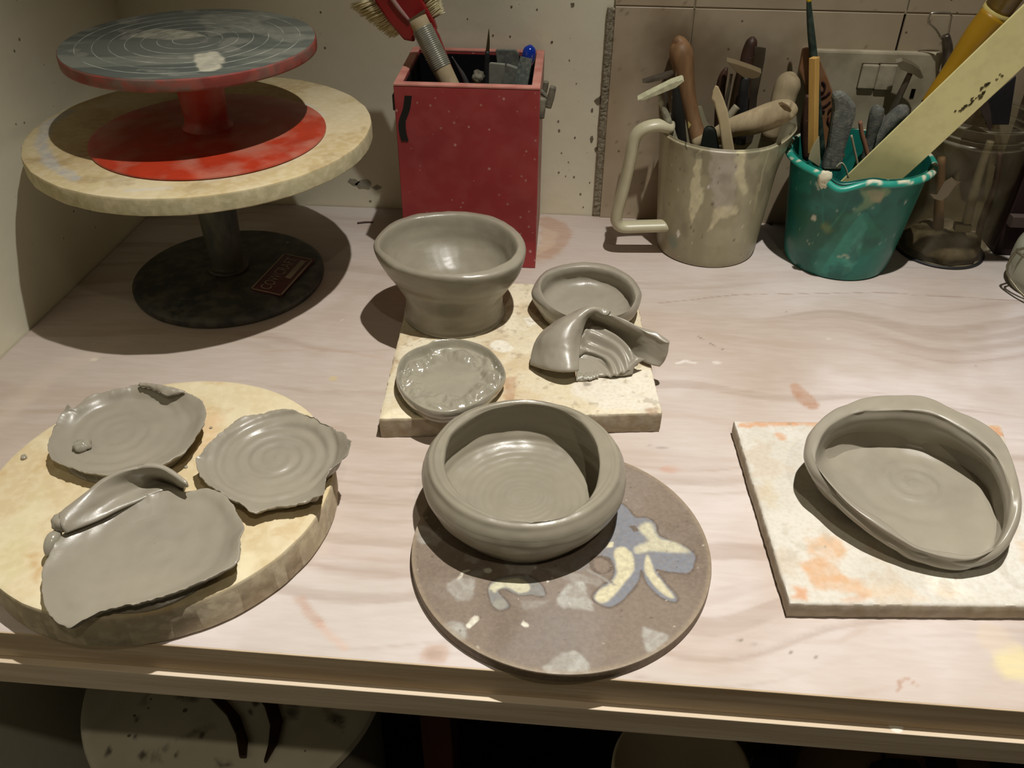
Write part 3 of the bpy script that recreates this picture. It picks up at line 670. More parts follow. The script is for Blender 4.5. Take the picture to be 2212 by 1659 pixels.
# ------------------------------------------------------------------ measuring jug (clear beige plastic)
mc = np.array([.1675, .9235])
def jug_shell(c, r0, r1, z1, th=.0022, n=160, sm=3, spout=None, tilt=None, flare=0, zb=.0004):
    prof = [(.0001, zb, 0), (r0*.8, zb, 0), (r0-.004, zb, 0), (r0, zb+.005, .05), (r0+(r1-r0)*.3, z1*.3, .3), (r0+(r1-r0)*.65, z1*.65, .65), (r0+(r1-r0)*.92, z1*.92, .92), (r1, z1*.985, .98), (r1+flare, z1, 1),
            (r1+flare-th*.5, z1+.0008, 1), (r1-th, z1-.001, 1), (r0+(r1-r0)*.65-th, z1*.65, .65), (r0-th, .012, .05), (r0*.7, zb+.005, 0), (.0001, zb+.005, 0)]
    pr_ = cr(np.array(prof), sm); th_ = np.linspace(0, 2*math.pi, n, endpoint=False); V = []
    for r, z, s in pr_:
        r = max(r, .0001); x = r*np.cos(th_); y = r*np.sin(th_); zz = np.full(n, z)
        if spout:
            for (ang, wid, out, up) in spout:
                da = np.abs((th_-ang+math.pi) % (2*math.pi)-math.pi); wgt = np.exp(-(da/wid)**2)*np.clip((s-.7)/.3, 0, 1)**1.5
                x = x+np.cos(ang)*out*wgt; y = y+np.sin(ang)*out*wgt; zz = zz+up*wgt
        V.append(np.stack([c[0]+x, c[1]+y, zz], 1))
    V = np.concatenate(V); m_ = len(pr_)
    F = [(i*n+k, i*n+(k+1) % n, (i+1)*n+(k+1) % n, (i+1)*n+k) for i in range(m_-1) for k in range(n)]
    return V, F
M_jug = mat('cloudy_beige_plastic', (150, 142, 114), .38, .45, c2=(126, 116, 90), nscale=9, namt=.7, c3=(104, 92, 70), n3=16, amt3=.5, bump=.08, bscale=80,
            stain=[(38, .60, (190, 180, 146), .75), (22, .64, (112, 106, 92), .6), (60, .68, (70, 62, 46), .6)], aniso=(1, 1, .45))
V, F = jug_shell(mc, .0555, .0662, .137, n=420, sm=14, spout=[(-.12, .40, .0095, .008)])
jug = thing('measuring_jug', 'cloudy beige plastic measuring jug with a loop handle crammed with wooden tools', 'jug', (mc[0], mc[1], 0))
def on_cone(c, r0, r1, h):
    def f(px, py):
        d = ray(px, py); o = np.array([0, 0, CAM_H]); r = (r0+r1)/2
        for _ in range(6):
            a = d[0]**2+d[1]**2; b = -2*(d[0]*c[0]+d[1]*c[1]); cc_ = c[0]**2+c[1]**2-r*r; D = max(b*b-4*a*cc_, 0)
            p = o+d*((-b-math.sqrt(D))/(2*a)); r = r0+(r1-r0)*np.clip(p[2]/h, 0, 1)
        return np.array([math.atan2(p[0]-c[0], -(p[1]-c[1]))*.06, p[2]])
    return f
def cone_uv(V, c): return np.stack([np.arctan2(V[:, 0]-c[0], -(V[:, 1]-c[1]))*.06, V[:, 2]], 1)
pt = Paint(cone_uv(V, mc), (150, 144, 118), on_cone(mc, .0555, .0662, .137))
pt.noise((132, 124, 100), 22, .4, .62, .7, 301, (1, .4)); pt.noise((166, 160, 132), 30, .5, .66, .5, 302, (1, .35)); pt.noise((112, 104, 84), 34, .6, .72, .5, 303, (1, .6))
pt.poly([(1540, 305), (1585, 310), (1592, 380), (1580, 450), (1548, 448), (1534, 380)], (176, 168, 156), .75, .004, .004, 304, .4)
pt.poly([(1506, 330), (1516, 332), (1512, 395), (1520, 420), (1502, 470), (1490, 472), (1492, 410)], (206, 200, 166), .9, .002, .003, 305, .2)
pt.poly([(1596, 318), (1614, 322), (1608, 370), (1614, 415), (1600, 418), (1590, 360)], (206, 200, 164), .85, .003, .003, 306, .3)
pt.poly([(1548, 448), (1585, 445), (1592, 460), (1560, 472), (1530, 500), (1540, 470)], (206, 198, 164), .8, .003, .003, 307, .4)
pt.poly([(1628, 318), (1645, 312), (1640, 335), (1618, 345), (1614, 330)], (118, 118, 96), .6, .003, .002, 308); pt.blob((1566, 388), .006, (98, 90, 80), .6, .006, .004, 309, 1, .4); pt.blob((1506, 335), .005, (116, 114, 96), .6, .003, .002, 310)
pt.line([(1478, 300), (1480, 315), (1484, 322)], .0014, (40, 34, 24), .9, .0008, .0008, 311); pt.line([(1660, 330), (1648, 370), (1640, 410)], .002, (182, 178, 146), .7, .001, .001, 312); pt.line([(1638, 400), (1634, 430), (1628, 460)], .003, (176, 170, 136), .6, .002, .001, 313)
pt.blob((1453, 523), .008, (88, 112, 100), .6, .008, .003, 314); pt.blob((1465, 505), .0026, (222, 218, 196), .95, .001, .0006, 315, 1.5); pt.blob((1531, 404), .0009, (232, 228, 210), .95, .0005, .0003, 316)
pt.poly([(1530, 498), (1600, 492), (1620, 515), (1560, 530), (1520, 525)], (172, 166, 140), .4, .008, .004, 317, .5); pt.spots(70, .0005, .0018, (70, 62, 44), .7, (-.1, 0, .1, .14), 318); pt.spots(30, .0005, .002, (206, 200, 172), .7, (-.1, 0, .1, .14), 319)
pt.line([(1440, 300), (1430, 400), (1425, 480)], .010, (166, 160, 128), .5, .004, .001, 320)
obj('body', (V, F), mat('cloudy_plastic_body', (0, 0, 0), .36, .45, attr=True, c2=(150, 142, 118), nscale=120, namt=.2, bump=.06, bscale=150), jug, np.minimum(pt.c*1.32, .8))
hp = [(1452, 276), (1420, 270), (1388, 279), (1370, 302), (1360, 350), (1346, 410), (1333, 458), (1332, 478), (1345, 489), (1380, 489), (1447, 487)]
hy = [.905, .902, .900, .900, .899, .898, .897, .897, .897, .898, .900]
obj('handle', tube([Y(a_, b_, hy[i]) for i, (a_, b_) in enumerate(hp)], [.0095]*len(hp), 16, 4, flat=((.0, 0.0, 1.0), 1)) if False else None or
    (lambda q: q)(tube([Y(a_, b_, hy[i]) for i, (a_, b_) in enumerate(hp)], [.0066]*len(hp), 16, 4)), mat('cloudy_handle', (190, 184, 154), .35, .45, c2=(164, 158, 126), nscale=30, namt=.5, specks=[(90, .16, (60, 50, 34), .15)]), jug)
# widen the handle section along the depth direction into a strap
hnd = [o for o in jug.children if o.name.startswith('handle')][0]
co = np.array([v.co[:] for v in hnd.data.vertices]); nring = 16; cc = co.reshape(-1, nring, 3); ctr = cc.mean(1, keepdims=True); cc = ctr+(cc-ctr)*np.array([1, 1.45, 1]); hnd.data.vertices.foreach_set('co', cc.reshape(-1).astype(np.float32))

GJ = 'tools in the beige jug'
t = tool('wooden_handled_tool', 'tall tool with a rounded orange brown wooden handle at the back left of the jug', 'tool', GJ, Y(1505, 300, .93))
rod([(1462, 84), (1466, 92), (1472, 118), (1479, 160), (1487, 210), (1497, 255), (1508, 300), (1515, 340)], [6, 18, 26, 21, 17, 16, 19, 17], [.970, .972, .968, .962, .955, .948, .94, .935], M_woodorange, t, 'handle')
M_white_splat = mat('slip_splattered', (176, 172, 146), .6, .3, c2=(74, 72, 62), nscale=130, namt=.6)
t = tool('trimming_tool', 'trimming tool with a pale slip covered leaf blade at the left of the jug', 'tool', GJ, Y(1455, 290, .905))
obj('blade', prism([Y(a_, b_, .893+.02*i*0) for i, (a_, b_) in enumerate(((1377, 217), (1390, 217), (1420, 206), (1460, 190), (1478, 176), (1474, 172), (1450, 180), (1410, 200)))], (0, .009, .002)), mat('chalky_blade', (196, 194, 160), .6, .3, c2=(140, 138, 110), nscale=150, namt=.5), t, smooth=False, bevel=.0004)
rod([(1424, 204), (1430, 225), (1441, 255), (1458, 310)], [4.5, 6, 8, 9], .902, M_white_splat, t, 'shaft')
t = tool('trimming_tool', 'dark trimming tool with a thin metal leaf blade behind the pale bladed one', 'tool', GJ, Y(1440, 280, .935))
obj('blade', prism([Y(a_, b_, .93) for a_, b_ in ((1388, 179), (1420, 168), (1455, 159), (1452, 164), (1430, 173), (1400, 180))], (0, .010, .001)), M_steel, t, smooth=False)
rod([(1434, 168), (1437, 200), (1442, 240), (1452, 310)], [3.5, 4, 4, 5], .935, M_steel, t, 'shaft')
t = tool('loop_blade_tool', 'narrow upright bright steel blade beside the orange brown handle in the jug', 'tool', GJ, Y(1452, 280, .94))
obj('blade', prism([Y(a_, b_, .94) for a_, b_ in ((1462, 153), (1459, 170), (1452, 200), (1450, 235), (1446, 310), (1454, 310), (1456, 230))], (0, .004, 0)), M_bright, t, smooth=False)
t = tool('black_handled_tool', 'thick black speckled tool handle below the orange brown handle in the jug', 'tool', GJ, Y(1465, 290, .915))
rod([(1458, 170), (1461, 210), (1464, 250), (1470, 320)], [5, 10, 14, 15], .922, mat('black_speckled', (34, 34, 30), .5, .4, specks=[(160, .3, (190, 186, 160), .3)]), t, 'handle')
obj('metal_tab', prism([Y(a_, b_, .9) for a_, b_ in ((1486, 262), (1493, 270), (1487, 278))], (0, .001, 0)), mat('brass_tab', (220, 200, 120), .3, .5, metal=.3), t, smooth=False)
t = tool('modelling_knife', 'pale wooden modelling knife with a pointed tip standing at the front of the jug', 'tool', GJ, Y(1572, 300, .88))
obj('blade', prism([Y(a_, b_, .879) for a_, b_ in ((1546, 184), (1552, 187), (1563, 212), (1572, 238), (1588, 330), (1562, 330), (1553, 262), (1543, 222), (1537, 214), (1540, 198))], (0, .004, -.001)), mat('bare_wood', (196, 180, 142), .6, .3, c2=(172, 154, 116), nscale=40, namt=.5), t, smooth=False, bevel=.0012)
t = tool('pale_wooden_handle', 'fat pale wooden tool handle leaning out over the right rim of the jug', 'tool', GJ, Y(1590, 285, .9))
rod([(1500, 312), (1536, 296), (1580, 276), (1625, 264), (1665, 250), (1695, 240), (1712, 238), (1716, 238)], [12, 14, 21, 27, 29, 26, 18, 4], [.915, .91, .905, .90, .897, .893, .89, .888], M_woodpale, t, 'handle')
obj('hanging_hole', prism([Y(a_, b_, .868) for a_, b_ in ((1684, 228), (1692, 226), (1704, 232), (1710, 238), (1707, 243), (1694, 238))], (0, .008, 0)), mat('hole_brown', (92, 74, 48), .8, .2), t, smooth=False)
t = tool('round_ended_handle', 'round ended pale wooden handle at the back right of the jug', 'tool', GJ, Y(1690, 240, .95))
rod([(1716, 158), (1712, 164), (1704, 180), (1695, 205), (1686, 235), (1660, 300)], [4, 18, 27, 27, 25, 18], [.962, .962, .96, .957, .952, .945], M_woodpale, t, 'handle')
t = tool('dark_wooden_spoon', 'dark brown rounded wooden tool end at the top back of the jug', 'tool', GJ, Y(1610, 250, .955))
rod([(1626, 80), (1624, 90), (1616, 120), (1608, 170), (1600, 240), (1595, 310)], [4, 12, 15, 15, 17, 14], [.974, .974, .972, .966, .96, .95], M_wooddark, t, 'handle')
plate_px('metal_ruler', [(1630, 100), (1655, 104), (1652, 130), (1636, 210), (1628, 310), (1596, 310), (1612, 200), (1620, 150)], .968, .002, mat('glassy_metal', (96, 88, 74), .3, .5, metal=.5, c2=(66, 58, 46), nscale=40, namt=.6), 'flat dull metal strip with a bright edge behind the dark brown tool end', 'ruler', GJ)
t = tool('spade_tool', 'small spade shaped tool with a flat brown leaf head in the middle of the jug', 'tool', GJ, Y(1600, 250, .94))
obj('blade', prism([Y(a_, b_, .938) for a_, b_ in ((1570, 133), (1590, 138), (1625, 150), (1645, 158), (1640, 168), (1628, 171), (1606, 168), (1590, 156))], (0, .006, .003)), mat('brown_leaf', (118, 102, 74), .6, .3), t, smooth=False, bevel=.0005)
rod([(1612, 166), (1606, 200), (1600, 310)], [10, 11, 11], .942, M_black, t, 'shaft')
t = tool('brown_handled_tool', 'slim dark reddish brown handle between the orange handle and the spade tool', 'tool', GJ, Y(1560, 250, .95))
rod([(1570, 146), (1562, 165), (1556, 200), (1550, 310)], [3, 9, 10, 9], .955, M_wooddark, t, 'handle')
rod([(1580, 160), (1575, 190), (1564, 240), (1556, 310)], [3, 3, 5, 5], .945, M_steel, None, 'steel_rod', label='slim grey steel rod just left of the spade tool', cat='tool', group=GJ)
rod([(1592, 230), (1584, 240), (1570, 262), (1556, 310)], [8, 8, 8, 8], .92, mat('pale_peg', (150, 144, 122), .6, .3), None, 'wooden_peg', label='short pale round peg end just behind the wooden knife', cat='tool', group=GJ)
plate_px('black_clip', [(1522, 281), (1530, 276), (1542, 277), (1548, 284), (1556, 330), (1512, 330)], .884, .008, mat('dark_green_plastic', (30, 36, 32), .5, .4), 'small dark plastic clip at the front rim of the jug', 'clip', GJ, bevel=.002)

# ------------------------------------------------------------------ green jug
gc = np.array([.3115, .9065])
M_green = mat('green_plastic', (24, 118, 104), .35, .5, c2=(20, 92, 84), nscale=14, namt=.7, c3=(36, 86, 66), n3=30, amt3=.5, bump=.1, bscale=120,
              stain=[(16, .60, (60, 146, 128), .5), (46, .685, (190, 190, 150), .8)], specks=[(70, .13, (200, 206, 190), .2)])
gj = thing('green_jug', 'clay splashed green plastic jug with a rolled rim and spout full of tools', 'jug', (gc[0], gc[1], 0))
gv, gf = jug_shell(gc, .0563, .0705, .1205, n=360, sm=14, spout=[(-2.05, .2, .007, -.004), (-1.62, .13, -.002, .001)])
pt = Paint(cone_uv(gv, gc), (26, 116, 102), on_cone(gc, .0563, .0705, .1205))
pt.noise((20, 88, 80), 20, .4, .62, .7, 331); pt.noise((38, 96, 66), 18, .52, .66, .6, 332); pt.noise((44, 136, 120), 24, .56, .7, .5, 333)
pt.poly([(1852, 398), (1925, 405), (1900, 435), (1870, 450), (1848, 458), (1866, 425)], (140, 170, 124), .8, .004, .003, 334, .2); pt.poly([(1876, 410), (1912, 415), (1900, 440), (1880, 435)], (184, 176, 140), .8, .003, .002, 335, .3)
pt.poly([(1840, 455), (1870, 470), (1860, 520), (1800, 590), (1760, 585), (1770, 540), (1810, 500)], (66, 146, 128), .6, .006, .004, 336, .3); pt.poly([(1848, 510), (1862, 512), (1852, 560), (1826, 590), (1820, 575)], (96, 170, 150), .5, .006, .004, 337, .4)
pt.blob((1757, 471), .0028, (214, 212, 190), .95, .001, .001, 338, 1.3); pt.line([(1810, 555), (1824, 552), (1834, 556)], .003, (170, 180, 152), .8, .001, .001, 339, .4); pt.blob((1786, 492), .006, (110, 120, 60), .6, .004, .003, 340)
pt.line([(1744, 520), (1750, 530)], .001, (180, 190, 170), .8, .0006, .0003, 341); pt.blob((1956, 437), .0016, (200, 206, 190), .9, .0008, .0005, 342, 1.6); pt.line([(1762, 395), (1768, 408)], .002, (190, 196, 170), .9, .001, .001, 343)
pt.spots(60, .0005, .0016, (150, 180, 160), .6, (-.1, 0, .1, .13), 344); pt.noise((22, 70, 66), 60, .62, .74, .5, 345)
obj('body', (gv, gf), mat('green_plastic_body', (0, 0, 0), .33, .5, attr=True, c2=(24, 84, 74), nscale=100, namt=.2, bump=.05, bscale=150), gj, np.minimum(pt.c*1.2, .8))
# rolled rim with chipped white slip
thr = np.linspace(0, 2*math.pi, 140, endpoint=False)
def rim_pt(t):
    r = .0735; o = np.array([gc[0]+r*math.cos(t), gc[1]+r*math.sin(t), .1205])
    for (ang, wid, out, up) in [(-2.05, .22, .008, -.007), (-1.66, .12, -.002, .001)]:
        da = abs((t-ang+math.pi) % (2*math.pi)-math.pi); w = math.exp(-(da/wid)**2); o += np.array([math.cos(ang)*out*w, math.sin(ang)*out*w, up*w])
    return o
rp = np.array([rim_pt(t) for t in thr]); V = []
for i, t_ in enumerate(thr):
    nr_ = np.array([math.cos(t_), math.sin(t_), 0])
    for k_ in range(10):
        a_ = 2*math.pi*k_/10; V.append(rp[i]+nr_*.0036*math.cos(a_)+np.array([0, 0, 1])*.0026*math.sin(a_)-np.array([0, 0, .002])*max(0, math.cos(a_)))
V = np.array(V); F = [(i*10+k_, ((i+1) % 140)*10+k_, ((i+1) % 140)*10+(k_+1) % 10, i*10+(k_+1) % 10) for i in range(140) for k_ in range(10)]
an = np.repeat(thr, 10); nz = fbm(an*14+30, V[:, 2]*400+V[:, 0]*60, 5, 3)
cgr = np.tile(np.array(s2l((40, 150, 130))), (len(V), 1)); cgr = cgr*(.85+.3*nz[:, None]); w_m = sstep(.54, .62, nz)*(V[:, 2] > .1203)
cgr = cgr*(1-w_m[:, None])+np.array(s2l((214, 210, 184)))*w_m[:, None]
obj('rolled_rim', (V, F), mat('green_rim', (0, 0, 0), .35, .5, attr=True), gj, cgr)
g = roughen(lathe([(.0001, .006), (.005, .005), (.007, 0), (.005, -.006), (.0001, -.007)], (0, 0), 24, 3), .002, 300, 5)
obj('slip_lump', (g[0]*[.9, .6, 1.3]+rim_pt(-2.28)+np.array([-.001, -.004, .001]), g[1]), mat('white_slip_lump', (214, 208, 180), .7, .3), gj)

GG = 'tools in the green jug'
t = tool('paintbrush_handle', 'slim dark green brush handle with a yellow tip rising out of the green jug', 'brush', GG, Y(1765, 300, .95))
rod([(1747, -1), (1748, 20), (1752, 70), (1758, 130), (1768, 250), (1775, 330)], [5, 6, 8, 8.5, 8, 8], .955, mat('chipped_green_paint', (34, 52, 46), .4, .4, c2=(90, 104, 90), nscale=120, namt=.5), t, 'handle')
rod([(1746, -12), (1747, -4), (1747.5, 3)], [2, 5, 5.4], .955, mat('yellow_tip', (210, 180, 30), .4, .4), t, 'tip')
a, b = Y(1759, 124, .905), Y(1756, 330, .898)
g = tube([a, (a+b)/2, b], [.0054]*3, 4, 1); obj('square_stick', g, mat('yellow_wood', (204, 164, 92), .55, .3, c2=(180, 138, 70), nscale=30, namt=.5, aniso=(2, 2, .4)), None, smooth=False, bevel=.0006, label='pale yellow square wooden stick upright at the left of the green jug', cat='stick', group=GG)
t = tool('lettered_wooden_slat', 'orange brown wooden slat with dark lettering leaning at the back of the green jug', 'slat', GG, Y(1790, 300, .96))
q_ = [(1735, 108), (1748, 104), (1768, 122), (1782, 152), (1798, 196), (1812, 260), (1826, 340), (1786, 340), (1762, 262), (1740, 190), (1727, 150)]
obj('slat', prism([Y(a_, b_, .962) for a_, b_ in q_], (0, .007, 0)), mat('orange_slat', (150, 104, 66), .5, .4, c2=(124, 88, 66), nscale=20, namt=.6, c3=(160, 132, 104), n3=60, amt3=.4), t, smooth=False, bevel=.0012)
M_ink = mat('dark_red_ink', (62, 34, 34), .6, .3)
for ps in ([(1776, 176), (1782, 184), (1780, 196), (1771, 198), (1768, 184)], [(1793, 198), (1786, 205), (1776, 210), (1770, 214)], [(1794, 218), (1787, 225), (1777, 231), (1775, 238), (1782, 240)], [(1798, 232), (1792, 237), (1790, 243)], [(1790, 252), (1788, 262), (1793, 270)], [(1768, 150), (1766, 158), (1770, 164)][:0]):
    if ps: obj('letter', tube([Y(a_, b_, .9615) for a_, b_ in ps], [.0012]*len(ps), 6, 3), M_ink, t)
t = tool('clay_caked_tool', 'broad grey clay caked tool standing in the middle of the green jug', 'tool', GG, Y(1810, 340, .905))
g = prism([Y(a_, b_, .905) for a_, b_ in ((1800, 206), (1822, 200), (1840, 214), (1851, 232), (1849, 255), (1838, 290), (1826, 330), (1818, 372), (1776, 372), (1790, 320), (1797, 270), (1802, 240))], (0, .014, 0))
obj('paddle', g, M_greycrust, t, smooth=False, bevel=.004)
t = tool('clay_caked_brush', 'short blue grey clay crusted tool head in the green jug beside the cream ruler', 'tool', GG, Y(1890, 300, .93))
rod([(1899, 228), (1896, 236), (1890, 262), (1880, 300), (1868, 350)], [5, 14, 15, 11, 9], [.94]*5, M_greycrust, t, 'head')
t = tool('clay_caked_brush', 'thicker grey crusted handle half hidden behind the cream ruler in the green jug', 'tool', GG, Y(1920, 300, .95))
rod([(1962, 232), (1950, 240), (1925, 262), (1900, 290), (1870, 345)], [6, 17, 17, 15, 12], [.956]*5, M_greycrust, t, 'handle')
t = tool('metal_turning_tool', 'steel turning tool with a thin curved leaf blade in front of the right hand socket', 'tool', GG, Y(1925, 250, .965))
rod([(1966, 158), (1955, 182), (1940, 214), (1920, 262), (1895, 340)], [6, 6.5, 7, 7, 6], .962, M_steel, t, 'shaft')
obj('blade', prism([Y(a_, b_, .955) for a_, b_ in ((1937, 136), (1950, 132), (1972, 140), (1988, 152), (1995, 168), (1988, 171), (1972, 160), (1945, 150))], (0, .006, .002)), mat('dull_leaf', (128, 120, 98), .35, .5, metal=.4), t, smooth=False)
rod([(1839, 292), (1845, 320), (1852, 352), (1856, 380)], [2.5, 2.5, 2.5, 2.5], .895, mat('wire_grey', (158, 148, 122), .5, .4), None, 'wire_tool', label='thin pale wire standing just left of the cream ruler', cat='tool', group=GG)
plate_px('plastic_sliver', [(1757, 313), (1770, 293), (1773, 352), (1770, 362), (1746, 345), (1750, 328)], .872, .0015, mat('cloudy_sliver', (150, 146, 116), .4, .4), 'small cloudy pointed plastic sliver at the foot of the yellow stick', 'scraper', GG)
rod([(1745, 205), (1741, 240), (1738, 280), (1742, 345)], [5, 8, 9, 8], .93, M_wooddark, None, 'dark_stick', label='dark brown handle at the far left inside the green jug', cat='tool', group=GG)
rod([(1858, 262), (1862, 290), (1870, 318), (1878, 350)], [4, 5, 5, 5], .925, mat('pinkish_wood', (150, 108, 84), .5, .3), None, 'thin_wooden_tool', label='thin pinkish wooden tool between the grey caked tools', cat='tool', group=GG)
rod([(1806, 362), (1818, 352), (1828, 366), (1832, 384)], [2, 2, 2, 2], .868, mat('clear_loop', (150, 150, 124), .4, .4), None, 'bent_wire', label='small bent wire by the spout of the green jug', cat='tool', group=GG)
# cream ruler
M_ruler = mat('cream_plastic', (240, 232, 168), .42, .4, c2=(228, 220, 156), nscale=30, namt=.5, c3=(208, 202, 146), n3=90, amt3=.25)
rl = thing('cream_ruler', 'broad cream plastic ruler leaning out of the green jug to the upper right', 'ruler', Y(1880, 380, .88), GG)
def rp_(x, y):   # depth grows nearer towards the upper right
    return Y(x, y, .885-.05*(x-1800)/450)
rpts = [rp_(1800, 408), rp_(1932, 402), rp_(1965, 374), rp_(2240, 118), rp_(2400, -32), rp_(2400, -170), rp_(2212, 10), rp_(1828, 381)]
nrm = np.cross(rpts[4]-rpts[1], rpts[7]-rpts[1]); nrm /= np.linalg.norm(nrm); nrm = nrm if nrm[1] > 0 else -nrm
r0_ = rpts[1]; cam_p = np.array([0, 0, CAM_H])
def rp_(x, y):
    d = ray(x, y); return cam_p+d*(((r0_-cam_p)@nrm)/(d@nrm))
rpts = [rp_(a_, b_) for a_, b_ in ((1800, 408), (1932, 402), (1965, 374), (2240, 118), (2400, -32), (2400, -170), (2212, 10), (1828, 381))]
obj('blade', prism(rpts, nrm*.0028), M_ruler, rl, smooth=False, bevel=.0006)
mk = []; g_ = np.random.default_rng(8)
for (a_, b_, s_) in ((2067, 241, 1), (2074, 238, 1.2), (2080, 233, 1.6), (2087, 229, 1.8), (2098, 224, 1.6), (2101, 217, 2), (2113, 214, 1.2), (2118, 209, 2), (2126, 202, 2.2), (2118, 190, 1.6), (2129, 184, 2.2), (2134, 181, 1.6), (2152, 170, .8), (2161, 164, 1.2)):
    for j in range(3):
        c0 = rp_(a_+g_.normal()*2, b_+g_.normal()*1.5)-nrm*.0001; u_ = (rpts[4]-rpts[1]); u_ /= np.linalg.norm(u_); v_ = np.cross(nrm, u_)
        r_ = s_*.0009; mk.append(prism([c0+u_*r_*1.4, c0+v_*r_*.6, c0-u_*r_*1.3+v_*r_*.2, c0-v_*r_*.7], -nrm*.00015))
obj('worn_print', join(*mk), mat('faded_print', (92, 84, 52), .6, .3), rl, smooth=False, kind='stuff')
t = tool('yellow_handled_tool', 'yellow handled tool with a pale band lying behind the cream ruler', 'tool', GG, Y(2000, 220, .93))
def yy_(i): return .935-.012*i
rod([(2004, 226), (2030, 190), (2060, 150), (2110, 78), (2146, 34)], [16, 19, 22, 28, 31], [.925, .925, .925, .925, .925], mat('mustard_plastic', (176, 134, 26), .4, .4, c2=(150, 112, 22), nscale=20, namt=.5), t, 'handle')
rod([(2146, 34), (2158, 18)], [32, 32.5], [.93, .928], mat('cream_band', (200, 184, 110), .5, .3), t, 'band')
rod([(2158, 18), (2190, -30), (2240, -100)], [31, 33, 34], [.928, .922, .915], mat('amber_ferrule', (128, 104, 44), .3, .5, c2=(92, 70, 34), nscale=60, namt=.7), t, 'ferrule')
t = tool('loop_tool', 'steel ribbon loop tool standing against the tiles above the cream ruler', 'tool', GG, Y(2045, 150, .968))
rod([(2043, 76), (2045, 90), (2047, 110), (2044, 150), (2040, 215)], [8, 10, 11, 10, 9], .968, M_steel, t, 'ferrule')
rod([(2034, 84), (2022, 64), (2006, 48), (2008, 34), (2016, 28), (2048, 27), (2055, 34), (2053, 46), (2048, 76)], [2.2]*9, .968, M_bright, t, 'loop', n=8)

# ------------------------------------------------------------------ clear tub behind
cc2 = np.array([.4355, .9345])
M_clear = mat('clear_plastic', (150, 142, 122), .18, .5, alpha=(.05, .26), c2=(120, 110, 90), nscale=30, namt=.5)
ct = thing('clear_tub', 'clear plastic tub smeared with clay and holding brushes at the right behind the green jug', 'tub', (cc2[0], cc2[1], 0))
V, F = jug_shell(cc2, .0475, .0545, .158, th=.0016)
obj('wall', (V, F), M_clear, ct)
M_clearrib = mat('clear_rim', (176, 170, 148), .2, .5, alpha=(.25, .5))
for z_, r_, h_ in ((.1575, .0556, .0014), (.146, .0546, .0012), (.139, .0548, .0022)):
    obj('rim_ring', lathe([(r_-.001, z_-h_), (r_+.0006, z_-h_*.6), (r_+.001, z_), (r_+.0006, z_+h_*.6), (r_-.001, z_+h_)], cc2, 96), M_clearrib, ct)
obj('dark_ring', lathe([(.045, .0006), (.0485, .0006), (.0489, .0022), (.046, .0028)], cc2, 96), M_black, ct)
GC = 'things in the clear tub'
t = tool('flat_brush', 'pale flat brush with a light handle seen through the clear tub', 'brush', GC, Y(2090, 500, .91))
rod([(2140, 305), (2120, 360), (2100, 430), (2088, 480)], [8, 9, 10, 10], .91, mat('pale_brush_handle', (140, 130, 104), .5, .3, c2=(104, 94, 70), nscale=60, namt=.6), t, 'handle')
plate_px('ferrule', [(2066, 484), (2101, 488), (2096, 504), (2062, 500)], .905, .008, mat('brush_ferrule', (134, 126, 100), .4, .5), parent=t)
rod([(2034, 340), (2030, 420), (2026, 500), (2022, 545)], [8, 10, 11, 11], .93, M_woodorange, None, 'brush_handle', label='dull orange brown handle standing in the left side of the clear tub', cat='brush', group=GC)
plate_px('paper_scrap', [(2008, 418), (2024, 420), (2040, 392), (2056, 382), (2064, 390), (2078, 392), (2062, 404), (2048, 424), (2034, 434), (2018, 430)], .889, .0008, mat('white_scrap', (168, 158, 136), .7, .2), 'curled pale scrap sticking to the wall of the clear tub', 'scrap', GC)
rod([(2160, 330), (2150, 400), (2120, 480), (2110, 540)], [6, 7, 7, 7], .94, M_wooddark, None, 'dark_brush', label='dark brown brush handle in the right side of the clear tub', cat='brush', group=GC)
g = roughen(lathe([(.0001, .03), (.02, .028), (.034, .02), (.04, .006), (.0001, .006)], cc2, 40, 3), .004, 80, 9)
obj('clay_residue', g, mat('dried_residue', (96, 84, 66), .8, .2, c2=(140, 128, 104), nscale=90, namt=.6), None, label='crusty brown residue in the bottom of the clear tub', cat='residue')
plate_px('black_card', [(2126, 225), (2196, 165), (2186, 232), (2180, 270), (2130, 270)], .948, .003, mat('navy_black', (26, 26, 32), .5, .4), 'black square card standing up out of the clear tub', 'card', GC)
t = tool('dark_palette_knife', 'dark pointed blade hanging over the front rim of the clear tub', 'tool', GC, Y(2130, 250, .872))
obj('blade', prism([Y(a_, b_, .874) for a_, b_ in ((2108, 205), (2130, 200), (2140, 240), (2143, 270), (2139, 284), (2134, 272), (2122, 245))], (0, .003, 0)), mat('dark_blade', (52, 42, 34), .35, .5, metal=.4), t, smooth=False)
# brown panel and dark crate at the right
cr_ = thing('dark_crate', 'dark maroon crate against the wall at the right edge of the bench', 'crate', (.60, .95, 0))
M_maroon = mat('dark_maroon', (50, 32, 32), .6, .3, c2=(36, 24, 24), nscale=20, namt=.5)
obj('panel', box(.4950, .80, .925, .985, .001, .15), M_maroon, cr_, smooth=False, bevel=.002)
obj('batten', box(.4950, .80, .915, .925, .040, .052), mat('grey_batten', (92, 78, 72), .6, .3), cr_, smooth=False)
obj('brown_board', box(.4950, .80, .9755, .9852, .150, .30), mat('brown_ply', (110, 88, 62), .6, .3, c2=(86, 66, 46), nscale=10, namt=.5), cr_, smooth=False)

